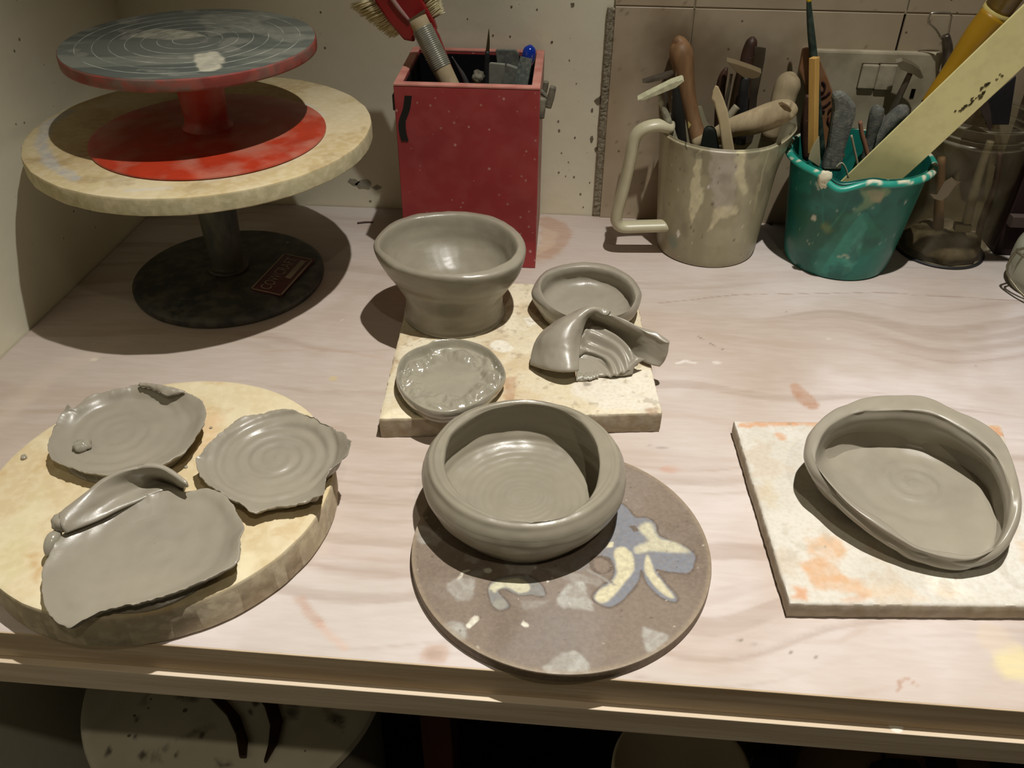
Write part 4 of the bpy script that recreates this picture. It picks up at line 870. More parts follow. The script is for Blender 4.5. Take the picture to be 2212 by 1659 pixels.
# white clip top jar at the right edge
jc = (.5255, .856)
cj = thing('clip_top_jar', 'white glazed clip top jar with a wire bail at the right edge of the bench', 'jar', (jc[0], jc[1], 0))
obj('jar_body', lathe([(.0001, .0005), (.034, .0005), (.040, .004), (.0445, .02), (.0435, .045), (.036, .058), (.034, .062), (.036, .066), (.0001, .072)], jc, 64, 4), mat('white_glaze', (176, 176, 156), .25, .5, c2=(150, 150, 130), nscale=30, namt=.4, specks=[(100, .2, (60, 54, 44), .2)]), cj)
obj('wire_bail', join(tube([(jc[0]-.038, jc[1]-.01, .052), (jc[0]-.056, jc[1]-.02, .050), (jc[0]-.03, jc[1]-.05, .048), (jc[0]+.02, jc[1]-.045, .048)], [.0014]*4, 8), tube([(jc[0]-.05, jc[1]-.008, .048), (jc[0]-.054, jc[1]-.012, .022), (jc[0]-.032, jc[1]-.044, .004), (jc[0]+.01, jc[1]-.05, .003)], [.0014]*4, 8)), mat('dull_wire', (120, 112, 90), .4, .5, metal=.5), cj)

# ------------------------------------------------------------------ centre square bat with its pots
SQ = [(-.1412, .5545), (.0912, .5795), (.0775, .786), (-.1490, .780)]
V, F, n0 = slab(SQ, .0004, .021, .0014, .0013, 3)
pt = Paint(V[:, :2], (208, 196, 166), lambda a, b: P(a, b, .021)[:2])
pt.noise((190, 166, 126), 22, .42, .6, .55, 101); pt.noise((228, 218, 192), 26, .5, .64, .55, 102); pt.noise((160, 126, 84), 40, .62, .72, .5, 103)
pt.poly([(1255, 815), (1400, 800), (1425, 880), (1330, 885), (1250, 860)], (222, 218, 206), .7, .008, .005, 104, .3)
pt.poly([(1090, 820), (1118, 812), (1112, 868), (1085, 872)], (164, 120, 84), .75, .004, .003, 105, .3)
pt.poly([(1140, 742), (1170, 738), (1190, 760), (1168, 775), (1140, 770)][0:0] or [(1060, 742), (1085, 735), (1108, 750), (1095, 760), (1065, 757)], (228, 224, 208), .9, .003, .002, 106)
pt.poly([(1128, 688), (1150, 686), (1160, 700), (1142, 704)], (228, 224, 208), .9, .003, .002, 107)
pt.poly([(1395, 885), (1420, 878), (1424, 900), (1400, 905)], (150, 108, 78), .7, .004, .002, 108, .4)
pt.blob((1268, 830), .003, (130, 122, 110), .8, .002, .002, 109); pt.noise((120, 100, 70), 160, .66, .74, .4, 110)
pt.line([(832, 905), (850, 890), (900, 905), (960, 915)], .008, (234, 222, 188), .7, .006, .003, 112)
sd = np.arange(len(V)) >= n0; pt.c[sd] = np.array(s2l((150, 136, 112)))*(.75+.5*fbm(V[sd, 0]*60+V[sd, 1]*60+50, V[sd, 2]*260, 8))[:, None]
obj('square_plaster_bat', (V, F), M_sq, None, pt.c, smooth=True, label='square stained plaster bat in the middle carrying four clay pieces', cat='bat', auto=45)

def clay(name, rings, label, amp=.0006, scale=45, seed=0, m_=None, mat_=None, ringfx=None, zmin=None, N=200, parent=None, cat='bowl', mm=6, octv=3):
    V, F = loft(rings, mm, N); V, F = roughen((V, F), amp, scale, seed, ringfx, zmin, octv)
    return obj(name, (V, F), mat_ or M_clay_matt, parent, label=label, cat=cat)

# footed bowl
fc = (-.0985, .7235)
inn = [(821, 534), (835, 505), (878, 479), (943, 467), (1008, 467), (1066, 481), (1103, 506), (1117, 534), (1105, 556), (1078, 573), (1040, 586), (975, 594), (910, 586), (856, 564)]
out = [(808, 538), (822, 505), (861, 476), (926, 461), (1008, 460), (1073, 473), (1118, 502), (1136, 534), (1130, 562), (1105, 583), (1057, 600), (992, 606), (910, 598), (845, 575)]
ri = ring_pts(('p', inn, .0925), 200); ro = ring_pts(('p', out, .0900), 200); z0 = .021
rc_ = ri[:, :2].mean(0)
clay('footed_bowl', [('c', fc[0], fc[1], .0002, .043), ('c', fc[0], fc[1], .016, .0435), ('c', fc[0], fc[1], .034, .050), ('c', rc_[0], rc_[1]-.0, .050, .066), scaled(ri, .93, .080), ri, (ri+ro)/2+np.array([0, 0, .0022]), ro,
     scaled(ro, .970, .0800), scaled(ro, .905, .0690), scaled(ro, .810, .0580), ('c', fc[0], fc[1], .0475, .0450), ('c', fc[0], fc[1], .0465, .034), ('c', fc[0], fc[1], .0475, .026), ('c', fc[0], fc[1], .0478, z0+.0002), ('c', fc[0], fc[1], .030, z0+.0002), ('c', fc[0], fc[1], .0005, z0+.0002)],
     'tall footed grey clay bowl with a rolled rim on the stained square bat', .0007, 40, 1, ringfx=[(fc[0], fc[1], .004, .00025, .005, .05, 1)])
# shallow dish at the back
o2 = [(1149, 635), (1158, 609), (1180, 586), (1216, 573), (1268, 568), (1317, 575), (1359, 596), (1383, 626), (1383, 650), (1366, 677), (1320, 694), (1270, 698), (1220, 690), (1178, 668)]
i2 = [(1168, 622), (1176, 597), (1213, 580), (1268, 574), (1317, 583), (1354, 603), (1372, 632), (1368, 656), (1350, 676), (1310, 687), (1265, 689), (1220, 680), (1186, 655)]
r2o = ring_pts(('p', o2, .044), 160); r2i = ring_pts(('p', i2, .049), 160); c2_ = r2o[:, :2].mean(0)+np.array([0, -.002])
c2x, c2y = float(c2_[0]), float(c2_[1])
clay('shallow_dish', [('c', c2x, c2y, .0002, .0275), ('c', c2x, c2y, .02, .0275), ('c', c2x, c2y, .036, .0285), ('c', c2x, c2y, .0435, .034), scaled(r2i, .965, .044), r2i, (r2i+r2o)/2+np.array([0, 0, .002]), r2o,
     scaled(r2o, .97, .036), ('c', c2x, c2y, .046, .028), ('c', c2x, c2y, .040, .0214), ('c', c2x, c2y, .02, .0214), ('c', c2x, c2y, .0004, .0214)],
     'shallow round grey clay dish at the back right behind the torn clay arch', .0005, 60, 3, mat_=M_clay, ringfx=[(c2x, c2y, .005, .0002, .004, .036, 1)], N=160)
# wet dish
o3 = [(857, 811), (864, 785), (887, 762), (926, 748), (936, 742), (982, 737), (1024, 744), (1057, 759), (1076, 779), (1090, 801), (1092, 821), (1073, 847), (1040, 873), (992, 892), (949, 897), (910, 886), (874, 860), (858, 831)]
r3 = ring_pts(('p', o3, .034), 200); c3_ = (float(r3[:, 0].mean()), float(r3[:, 1].mean()))
V, F = loft([('c', c3_[0], c3_[1], .0002, .0308), ('c', c3_[0], c3_[1], .010, .0305), ('c', c3_[0], c3_[1], .024, .0300), scaled(r3, .70, .0318), scaled(r3, .84, .0305), scaled(r3, .905, .0300), scaled(r3, .955, .0360), scaled(r3, .985, .0372), r3, scaled(r3, .985, .030), scaled(r3, .93, .0252), scaled(r3, .86, .0214), scaled(r3, .4, .0214), ('c', c3_[0], c3_[1], .0004, .0214)], 8, 200)
th3 = np.arctan2(V[:, 1]-c3_[1], V[:, 0]-c3_[0]); r3_ = np.hypot(V[:, 0]-c3_[0], V[:, 1]-c3_[1]); topm = (V[:, 2] > .0285)
wv_ = sstep(.022, .028, r3_)*(1-sstep(.041, .046, r3_))*topm
V[:, 2] += wv_*.0062*np.array([mn.noise(Vector((p[0]*70+.6*mn.noise(Vector((p[0]*60, p[1]*60, 5))), p[1]*70, 3.0)))+.28*mn.noise(Vector((p[0]*230, p[1]*230, 9.0))) for p in V])
V, F = roughen((V, F), .0004, 70, 4, zmin=.0213)
obj('wet_clay_dish', (V, F), M_wet, None, label='small flat round dish of glistening wet lumpy clay on the middle square bat', cat='dish')

# torn arch of a cut pot
def G(rows): return [[P(*c) for c in r] for r in rows]
arch_rows = G([
    [(1146, 788, .026), (1172, 797, .030), (1205, 803, .034), (1230, 803, .036), (1249, 801, .034)],
    [(1151, 757, .033), (1176, 760, .040), (1205, 762, .044), (1230, 760, .045), (1250, 757, .041)],
    [(1160, 734, .040), (1184, 731, .049), (1212, 730, .053), (1237, 727, .053), (1254, 722, .048)],
    [(1181, 711, .044), (1203, 704, .055), (1228, 700, .060), (1249, 696, .060), (1263, 694, .055)],
    [(1214, 694, .045), (1228, 685, .057), (1245, 679, .063), (1262, 677, .065), (1274, 679, .061)],
    [(1250, 690, .042), (1258, 676, .056), (1268, 668, .064), (1280, 667, .067), (1292, 672, .064)],
    [(1288, 706, .034), (1290, 692, .047), (1293, 681, .058), (1300, 673, .064), (1313, 677, .063)],
    [(1322, 730, .028), (1325, 714, .040), (1329, 700, .050), (1334, 690, .058), (1344, 689, .059)],
    [(1360, 760, .025), (1362, 742, .034), (1366, 724, .044), (1371, 709, .053), (1380, 706, .055)],
    [(1396, 784, .024), (1402, 766, .031), (1408, 746, .040), (1413, 727, .049), (1418, 724, .052)],
    [(1424, 792, .024), (1434, 782, .028), (1441, 766, .036), (1444, 748, .044), (1446, 739, .048)],
])
sh = thing('torn_clay_arch', 'torn piece of a cut clay pot arching up at the right of the square bat', 'clay piece', P(1300, 790, .021))
V, F = patch(arch_rows, .0048, 9, 10, .0007, 70, 3); obj('arched_wall', (V, F), M_clay, sh)
fan = G([
    [(1244, 821, .0225), (1250, 822, .0225), (1264, 822, .0225), (1278, 818, .0225), (1288, 814, .0225)],
    [(1247, 795, .0235), (1258, 792, .0235), (1276, 794, .0235), (1292, 801, .0235), (1301, 812, .0235)],
    [(1249, 772, .0250), (1264, 768, .0250), (1288, 773, .0250), (1308, 789, .0250), (1314, 812, .0245)],
    [(1250, 763, .0300), (1268, 758, .0300), (1296, 765, .0300), (1318, 786, .0290), (1325, 812, .0250)],
    [(1251, 750, .0335), (1270, 744, .0335), (1304, 752, .0330), (1330, 778, .0310), (1339, 808, .0260)],
    [(1254, 732, .0400), (1274, 724, .0405), (1313, 732, .0400), (1346, 764, .0360), (1360, 800, .0280)],
    [(1262, 714, .0450), (1282, 706, .0460), (1322, 718, .0440), (1360, 752, .0400), (1384, 782, .0310)],
])
V, F = patch(fan, .0034, 8, 9, .0004, 90, 6); 
c0 = P(1246, 820, .0225); r_ = np.hypot(V[:, 0]-c0[0], (V[:, 1]-c0[1])); V[:, 2] += .0011*np.sin(r_*2*math.pi/.0062)*sstep(.022, .03, r_)
obj('ringed_wall', (V, F), M_clay, sh, label='inner wall with throwing rings')
fl = G([[(1322, 812, .0230), (1345, 812, .0230), (1366, 808, .0235)], [(1345, 792, .027), (1358, 792, .030), (1372, 790, .030)], [(1368, 776, .034), (1380, 772, .036), (1392, 776, .034)]])
V, F = patch(fl, .003, 7, 7, .0004, 90, 8); obj('torn_flap', (V, F), M_clay, sh)
tg = []; g_ = np.random.default_rng(3)
for i in range(14):
    p = P(1246+i*3.4, 821-max(0, i-8)*1.2+g_.normal()*.6, .0228); q = P(1249+i*3.2, 806+g_.normal()*2-max(0, i-8)*.9, .0250)
    tg.append(tube([p, (p+q)/2+np.array([0, 0, .0008]), q], [.0011, .0012, .0004], 8, 3))
obj('torn_edge', join(*tg), M_wet, sh, kind='stuff')

# ------------------------------------------------------------------ front round bat and incurved bowl
fbc, fbr = (.0107, .4354), .1062
V, F = disc(fbc, fbr, .0004, .0085, .00085, .002, 460, .0012, 9)
pt = Paint(V[:, :2], (128, 114, 100), lambda a, b: P(a, b, .0085)[:2])
pt.noise((108, 94, 80), 16, .4, .62, .6, 121); pt.noise((140, 128, 118), 20, .52, .66, .5, 122)
pt.poly([(1180, 1300), (1300, 1340), (1240, 1420), (1120, 1400)], (132, 128, 124), .4, .03, .006, 140)
for ps, al in (([(895, 1135), (915, 1135), (950, 1155), (948, 1175), (915, 1178), (900, 1160)], .6), ([(968, 1262), (1010, 1245), (1030, 1265), (1022, 1290), (985, 1300)], .65),
               ([(1215, 1270), (1262, 1255), (1275, 1290), (1285, 1320), (1240, 1315), (1205, 1310)], .7), ([(965, 1350), (990, 1343), (1012, 1360), (1000, 1383), (972, 1370)], .75),
               ([(1190, 1425), (1230, 1405), (1258, 1420), (1275, 1450), (1180, 1452)], .75), ([(1385, 1355), (1410, 1360), (1448, 1378), (1415, 1408), (1395, 1400)], .75),
               ([(1090, 1205), (1160, 1215), (1150, 1240), (1100, 1235)], .4), ([(1005, 1195), (1040, 1205), (1030, 1215), (1008, 1212)], .45), ([(1165, 1228), (1290, 1245), (1310, 1270), (1250, 1262)], .4),
               ([(1120, 1300), (1190, 1295), (1170, 1310), (1130, 1315)], .3), ([(1000, 1245), (1022, 1232), (1056, 1228), (1040, 1248)], .35)):
    pt.poly(ps, (188, 188, 180), al, .003, .003, int(ps[0][0]), .45)
pt.line([(985, 1340), (1005, 1310)][0:0] or [(1013, 1352), (1028, 1335)], .004, (226, 222, 204), .95, .001, .0008, 131)
pt.blob((1134, 1349), .0028, (224, 220, 204), .95, .001, .001, 132, .7); pt.blob((1053, 1232), .0028, (214, 212, 196), .9, .001, .001, 133, .6); pt.blob((1183, 1255), .001, (226, 222, 206), .9, .0006, .0003, 134)
pt.line([(990, 1250), (1000, 1236), (1012, 1232)], .002, (214, 208, 190), .8, .001, .001, 135)
halo1 = [(1335, 1090), (1352, 1095), (1372, 1118), (1395, 1118), (1415, 1132), (1425, 1158), (1470, 1175), (1498, 1195), (1500, 1215), (1485, 1237), (1440, 1234), (1415, 1230), (1440, 1262), (1462, 1290), (1458, 1300), (1430, 1290), (1400, 1262), (1385, 1230),
         (1378, 1255), (1350, 1290), (1320, 1310), (1295, 1305), (1282, 1290), (1295, 1270), (1318, 1255), (1328, 1230), (1318, 1205), (1300, 1195), (1325, 1150), (1330, 1120)]
pt.poly(halo1, (84, 70, 58), .8, .0025, .001, 150, 0, .0014)
pt.poly(halo1, (126, 130, 138), .95, .0012, .0006, 150)
pt.poly([(1285, 1175), (1325, 1155), (1330, 1200), (1300, 1205), (1270, 1230), (1230, 1225)], (134, 134, 136), .6, .004, .003, 151, .3)
cream = (214, 206, 170)
pt.poly([(1328, 1190), (1350, 1182), (1366, 1200), (1368, 1230), (1345, 1262), (1322, 1292), (1300, 1303), (1285, 1292), (1296, 1274), (1320, 1258), (1332, 1235)], cream, .95, .0025, .001, 152)
pt.poly([(1395, 1198), (1405, 1212), (1415, 1238), (1440, 1270), (1458, 1292), (1440, 1288), (1410, 1262), (1392, 1232)], cream, .9, .002, .001, 153)
pt.poly([(1380, 1140), (1405, 1128), (1422, 1160), (1460, 1172), (1490, 1192), (1440, 1192), (1400, 1190), (1375, 1195), (1372, 1180), (1400, 1168)], (204, 198, 168), .9, .004, .001, 154)
pt.poly([(1316, 1172), (1326, 1170), (1324, 1182), (1310, 1184)], cream, .9, .001, .0006, 155)
pt.poly([(1358, 1136), (1372, 1134), (1380, 1146), (1370, 1150)], (96, 84, 70), .9, .001, .0005, 156)
pt.poly([(1276, 1205), (1300, 1200), (1322, 1215), (1318, 1235), (1290, 1240), (1275, 1225)], (90, 76, 64), .85, .0012, .0008, 157)
pt.poly([(1284, 1208), (1302, 1206), (1316, 1220), (1308, 1236), (1288, 1232)], (134, 118, 104), .9, .002, .0008, 158)
halo2 = [(1055, 1275), (1062, 1258), (1085, 1248), (1130, 1243), (1160, 1255), (1178, 1280), (1168, 1288), (1148, 1284), (1120, 1286), (1092, 1272), (1075, 1278), (1095, 1300), (1098, 1312), (1078, 1318), (1062, 1305)]
pt.poly(halo2, (80, 68, 58), .85, .002, .0008, 160, 0, .001); pt.poly(halo2, (136, 136, 132), .9, .001, .0005, 160)
pt.poly([(1058, 1272), (1066, 1260), (1090, 1252), (1122, 1250), (1142, 1262), (1142, 1276), (1120, 1280), (1095, 1268), (1076, 1274), (1070, 1280)], (206, 202, 172), .95, .002, .0006, 161)
pt.blob((1080, 1305), .0042, (150, 148, 136), .9, .001, .0005, 162)
pt.line([(1135, 1240), (1150, 1262), (1175, 1285)], .002, (140, 138, 134), .7, .001, .0005, 163); pt.line([(1270, 1232), (1300, 1248), (1326, 1262)], .0022, (150, 148, 142), .7, .001, .0008, 164)
pt.spots(90, .0004, .0014, (84, 68, 54), .6, None, 12); pt.spots(50, .0003, .0012, (206, 198, 180), .7, None, 13)
sd = V[:, 2] < .0080; pt.c[sd] = np.array(s2l((112, 94, 74)))*(.8+.4*fbm(np.arctan2(V[sd, 1]-fbc[1], V[sd, 0]-fbc[0])*40+90, V[sd, 2]*500, 3))[:, None]
rr_ = np.hypot(V[:, 0]-fbc[0], V[:, 1]-fbc[1]); wn = sstep(.1015, .1055, rr_)*(V[:, 2] > .0075)*.5; pt.c = pt.c*(1-wn[:, None])+np.array(s2l((166, 148, 120)))*wn[:, None]
obj('round_hardboard_bat', (V, F), M_bat, None, pt.c, label='brown round hardboard bat with slip splashes at the front edge of the bench', cat='bat', auto=40)

cx, cy = -.0187, .4885
crest = [(962, 985), (979, 937), (1039, 894), (1099, 878), (1158, 875), (1218, 890), (1258, 918), (1285, 957), (1294, 1001), (1288, 1051), (1258, 1093), (1210, 1120), (1138, 1130), (1059, 1113), (999, 1077), (967, 1031)]
rc1 = ring_pts(('p', crest, .0550), 220)
cx, cy = -.0182, .4745
C_ = lambda r, z, dx=0, dy=0: ('c', cx+dx, cy+dy, r, z)
clay('incurved_bowl', [C_(.0002, .0150), C_(.02, .0150), C_(.043, .0155), C_(.0585, .0190), C_(.0655, .0290), C_(.0660, .0420), scaled(rc1, 1.03, .0505), rc1, scaled(rc1, 1.03, .0578), C_(.0665, .0575), C_(.0708, .0530), C_(.0738, .0455), C_(.0738, .0395), C_(.0695, .0280),
     C_(.0620, .0170), C_(.0540, .0088), C_(.03, .0088), C_(.0004, .0088)],
     'smooth round clay bowl with a thick incurved rim on the brown hardboard bat', .0008, 32, 5, mat_=M_clay_matt, mm=16, ringfx=[(cx+.001, cy-.002, .0021, .00022, .001, .024, 1), (cx, cy, .0060, .00022, .018, .056, 1), (cx, cy, .0048, .0003, .058, .0755, 0)], N=240)

# ------------------------------------------------------------------ right square bat and folded bowl
zr_ = .0145
RQ = [tuple(P(1708, 1302, zr_)[:2]), tuple(P(2270, 1307, zr_)[:2]), tuple(P(2163, 917, zr_)[:2]), tuple(P(1587, 909, zr_)[:2])]
V, F, n0 = slab(RQ, .0004, zr_, .0014, .0009, 8)
pt = Paint(V[:, :2], (208, 204, 192), lambda a, b: P(a, b, zr_)[:2])
pt.noise((192, 187, 174), 22, .4, .6, .5, 171); pt.noise((216, 214, 206), 18, .52, .64, .6, 172); pt.noise((190, 168, 140), 30, .63, .73, .4, 173)
org = (204, 142, 92)
pt.line([(1600, 918), (1680, 914), (1765, 914)], .007, org, .8, .004, .003, 174, .3); pt.blob((1684, 943), .004, org, .7, .004, .003, 175)
pt.poly([(1745, 1165), (1800, 1160), (1830, 1190), (1810, 1215), (1760, 1200)], (206, 158, 108), .75, .008, .005, 176, .4)
pt.poly([(1735, 1215), (1780, 1205), (1820, 1245), (1870, 1260), (1880, 1290), (1830, 1280), (1760, 1270), (1740, 1240)], (206, 154, 102), .8, .006, .005, 177, .3)
pt.poly([(1712, 1265), (1745, 1272), (1750, 1296), (1715, 1292)], org, .9, .004, .003, 178, .2); pt.poly([(1850, 1275), (1880, 1278), (1862, 1298), (1820, 1295)], org, .6, .005, .004, 179, .4)
pt.poly([(2130, 918), (2160, 920), (2175, 944), (2150, 942)], org, .85, .004, .003, 180, .3); pt.poly([(2195, 985), (2240, 1000), (2240, 1050), (2205, 1040)], (216, 170, 124), .7, .01, .005, 181, .3)
pt.poly([(1815, 1260), (1950, 1265), (2000, 1290), (1900, 1292)], (214, 190, 158), .6, .01, .006, 182, .3); pt.blob((2045, 1280), .006, (214, 180, 146), .6, .006, .003, 183, .8); pt.poly([(2000, 1240), (2060, 1240), (2100, 1290), (2010, 1280)], (236, 230, 214), .5, .01, .004, 188)
pt.poly([(2200, 1170), (2260, 1175), (2260, 1240), (2205, 1210)], (216, 176, 130), .6, .01, .005, 184, .3)
pt.noise((168, 160, 142), 70, .66, .76, .35, 185); pt.spots(30, .0006, .002, (150, 140, 120), .6, None, 15)
pt.poly([(1640, 1050), (1662, 1040), (1680, 1080), (1672, 1100), (1650, 1090)], (196, 182, 150), .5, .006, .004, 186)
sd = np.arange(len(V)) >= n0; pt.c[sd] = np.array(s2l((158, 144, 122)))*(.8+.4*fbm(V[sd, 0]*60+V[sd, 1]*60+50, V[sd, 2]*260, 8))[:, None]
obj('square_plaster_bat', (V, F), M_sq, None, pt.c, smooth=True, label='square white plaster bat with orange stains at the right of the bench', cat='bat', auto=45)

zo = {'L': .052}
osil = [(1735, 986, .048), (1740, 950, .050), (1757, 925, .052), (1784, 902, .054), (1820, 884, .056), (1868, 869, .057), (1927, 866, .057), (1997, 871, .057), (2067, 899, .056), (2133, 934, .055), (2174, 976, .054), (2196, 1030, .052), (2205, 1082, .048), (2200, 1128, .042),
        (2182, 1177, .034), (2154, 1207, .029), (2119, 1219, .027), (2084, 1223, .027), (2032, 1214, .027), (1980, 1203, .028), (1948, 1186, .030), (1910, 1155, .034), (1857, 1120, .038), (1812, 1085, .041), (1777, 1050, .044), (1749, 1022, .046)]
icr = [(1764, 962, .056), (1784, 925, .058), (1819, 899, .060), (1868, 884, .062), (1945, 882, .062), (2014, 890, .062), (2084, 925, .061), (2137, 964, .060), (2168, 1005, .059), (2186, 1055, .056), (2188, 1092, .050), (2178, 1135, .043),
       (2150, 1180, .036), (2102, 1207, .033), (2050, 1205, .033), (1988, 1188, .035), (1955, 1171, .037), (1894, 1133, .042), (1842, 1095, .046), (1808, 1062, .049), (1780, 1030, .051), (1762, 995, .054)]
flo = [(1792, 1000, .026), (1806, 966, .027), (1840, 945, .029), (1900, 940, .030), (1962, 950, .029), (2050, 975, .029), (2119, 1010, .030), (2152, 1055, .030), (2160, 1105, .028), (2140, 1148, .026), (2080, 1168, .025), (2010, 1158, .024), (1945, 1132, .024), (1875, 1096, .024), (1826, 1051, .025)]
qo = ring_pts(('p', osil, 0), 260); qi = ring_pts(('p', icr, 0), 260); qf = ring_pts(('p', flo, 0), 260)
fcx, fcy = P(1962, 1040, .022)[:2]; ftx, fty = .283, .478
clay('folded_bowl', [('c', fcx, fcy, .0002, .0225), ('c', fcx, fcy, .016, .0222), ('c', fcx, fcy, .034, .0222), qf, scaled(qi, .965, None, -.012), scaled(qi, .975, None, -.003), qi, scaled(qo, .955, None, .0065), scaled(qo, .99, None, .004), qo,
     scaled(qo, .955, None, -.007), scaled(qo, .80, .0215, c=(ftx, fty)), ('c', ftx, fty, .050, .0155), ('c', ftx, fty, .048, zr_+.0003), ('c', ftx, fty, .02, zr_+.0003), ('c', ftx, fty, .0004, zr_+.0003)],
     'wide wobbly clay bowl with a collapsed folded rim on the orange stained square bat', .0013, 22, 8, mat_=M_clay, ringfx=[(fcx+.004, fcy-.002, .0115, .0008, .003, .030, 1), (fcx+.004, fcy-.002, .019, .0006, .030, .060, 1)], N=260)

# ------------------------------------------------------------------ left round plaster bat with three slumped plates
pbz = .030
V, F = disc((-.2840, .4590), .1250, .0004, pbz, .0013, .008, 420, .003, 14)
pt = Paint(V[:, :2], (210, 196, 160), lambda a, b: P(a, b, pbz)[:2])
pt.noise((196, 174, 132), 12, .4, .62, .5, 191); pt.noise((220, 210, 180), 24, .5, .64, .5, 192); pt.noise((186, 150, 96), 46, .62, .72, .35, 193)
pt.poly([(0, 1180), (60, 1100), (90, 1060), (60, 1200), (10, 1260)], (208, 204, 160), .5, .02, .005, 194)
pt.poly([(60, 1200), (90, 1190), (90, 1260), (70, 1240)], (190, 150, 94), .6, .008, .004, 195); pt.poly([(430, 880), (480, 900), (470, 960), (430, 980)], (216, 176, 132), .5, .012, .005, 196)
pt.poly([(520, 1190), (560, 1200), (540, 1260), (500, 1250)], (232, 224, 190), .6, .012, .005, 197)
sd = V[:, 2] < pbz-.0022; pt.c[sd] = np.array(s2l((170, 156, 132)))*(.92+.16*fbm(np.arctan2(V[sd, 1]-.459, V[sd, 0]+.284)*14+90, V[sd, 2]*120, 3))[:, None]
obj('round_plaster_bat', (V, F), M_plaster_y, None, pt.c, label='thick round yellowish plaster bat at the front left under three flattened clay plates', cat='bat', auto=45)

def plate(name, sil, label, foot, fz, seed, ringc, th=.0065, inset=.80, amp=.0008, ragged=1, zb=pbz, lam=.011, ra=.0005, lip=.003):
    q = ring_pts(('p', sil, 0, None, 0), 300); c = (float(ringc[0]), float(ringc[1]))
    t_ = np.linspace(0, 2*math.pi, 300, endpoint=False)
    e = ragged*.0022*(fbm(np.cos(t_)*14+40, np.sin(t_)*14+40, seed, 4)-.5); d = q[:, :2]-q[:, :2].mean(0); d /= np.linalg.norm(d, axis=1)[:, None]; q[:, :2] += d*e[:, None]
    q[:, 2] += ragged*.0022*(fbm(np.cos(t_)*9+70, np.sin(t_)*9+40, seed+5, 3)-.5)
    mid = (q[:, :2].mean(0)); qs = q.copy()
    for _ in range(90): qs = .25*np.roll(qs, 1, 0)+.5*qs+.25*np.roll(qs, -1, 0)
    rings = [('c', c[0], c[1], .0002, fz+.0006), ('c', c[0], c[1], .014, fz), ('c', c[0], c[1], .024, fz)]
    rings = [ring_pts(r, 300) for r in rings]
    a = scaled(qs, .72); a[:, 2] = fz+.10*(qs[:, 2]-fz); b = scaled(qs, .86); b[:, 2] = fz+.45*(qs[:, 2]-fz)-.0002; e2 = scaled(.6*qs+.4*q, .955); e2[:, 2] = fz+.85*(qs[:, 2]-fz)
    rings += [a, b, e2, q, scaled(q, .985, None, -.0022), scaled(q, .93, None, -th*.7), ]
    g2 = scaled(q, .80); g2[:, 2] = zb+.3*(q[:, 2]-zb)-.001; g2[:, 2] = np.maximum(g2[:, 2], zb+.002); rings.append(g2)
    rings += [ring_pts(('c', foot[0], foot[1], foot[2], zb+.0003), 300), ring_pts(('c', foot[0], foot[1], .0004, zb+.0003), 300)]
    V, F = loft(rings, 6, 300)
    V, F = roughen((V, F), amp, 30, seed, [(c[0], c[1], lam, ra, .004, .050, 1), (c[0], c[1], .0034, .00012, .002, .030, 2)], zb+.0003)
    return obj(name, (V, F), M_clay, None, label=label, cat='plate')
zt = .050
p1 = [(103, 973, .046), (111, 934, .048), (128, 900, .050), (140, 884, .053), (146, 872, .056), (156, 884, .051), (170, 876, .050), (200, 853, .051), (270, 838, .052), (290, 830, .053), (347, 833, .054), (405, 849, .054), (436, 869, .053), (444, 896, .051), (430, 934, .049), (401, 973, .048), (347, 1004, .047), (270, 1026, .046), (216, 1026, .045), (154, 1011, .045), (118, 996, .045)]
q1 = P(272, 930, .044); plate('clay_plate', p1, 'round clay plate with a chipped back edge at the back of the yellowish bat', (q1[0], q1[1]+.001, .044), .0430, 3, P(258, 935, .043))
g = roughen(lathe([(.0001, .0045), (.004, .004), (.0065, .001), (.005, -.001), (.0001, -.0015)], (0, 0), 28, 3), .0016, 300, 12)
pl1 = [o for o in COL.objects if o.name == 'clay_plate'][0]; 
obj('clay_lump', (g[0]+P(178, 965, .0445), g[1]), M_wet, pl1)
# torn back lip of the first plate
lr = G([[(298, 833, .054), (318, 838, .0545), (340, 845, .0545), (362, 856, .054), (385, 848, .054)], [(300, 829, .057), (322, 828, .058), (350, 832, .059), (378, 838, .058), (400, 846, .056)]])
V, F = patch(lr, .003, 6, 8, .0010, 300, 5); obj('torn_lip', (V, F), M_clay, pl1)
p2 = [(424, 996, .048), (434, 978, .050), (446, 962, .049), (467, 944, .048), (495, 920, .047), (521, 903, .047), (579, 890, .048), (633, 887, .049), (675, 903, .049), (721, 925, .050), (748, 942, .054), (757, 960, .056), (742, 990, .052), (717, 1011, .048), (706, 1035, .047), (700, 1066, .050), (678, 1076, .046), (656, 1086, .044), (602, 1094, .043), (548, 1106, .043), (520, 1088, .045), (482, 1066, .045), (440, 1037, .046)]
q2 = P(585, 1000, .043); plate('clay_plate', p2, 'grey clay plate with ragged edges and clear rings at the right of the yellowish bat', (q2[0], q2[1]+.002, .036), .0405, 6, P(595, 990, .0405), ra=.00075, lam=.0095, ragged=1.5)
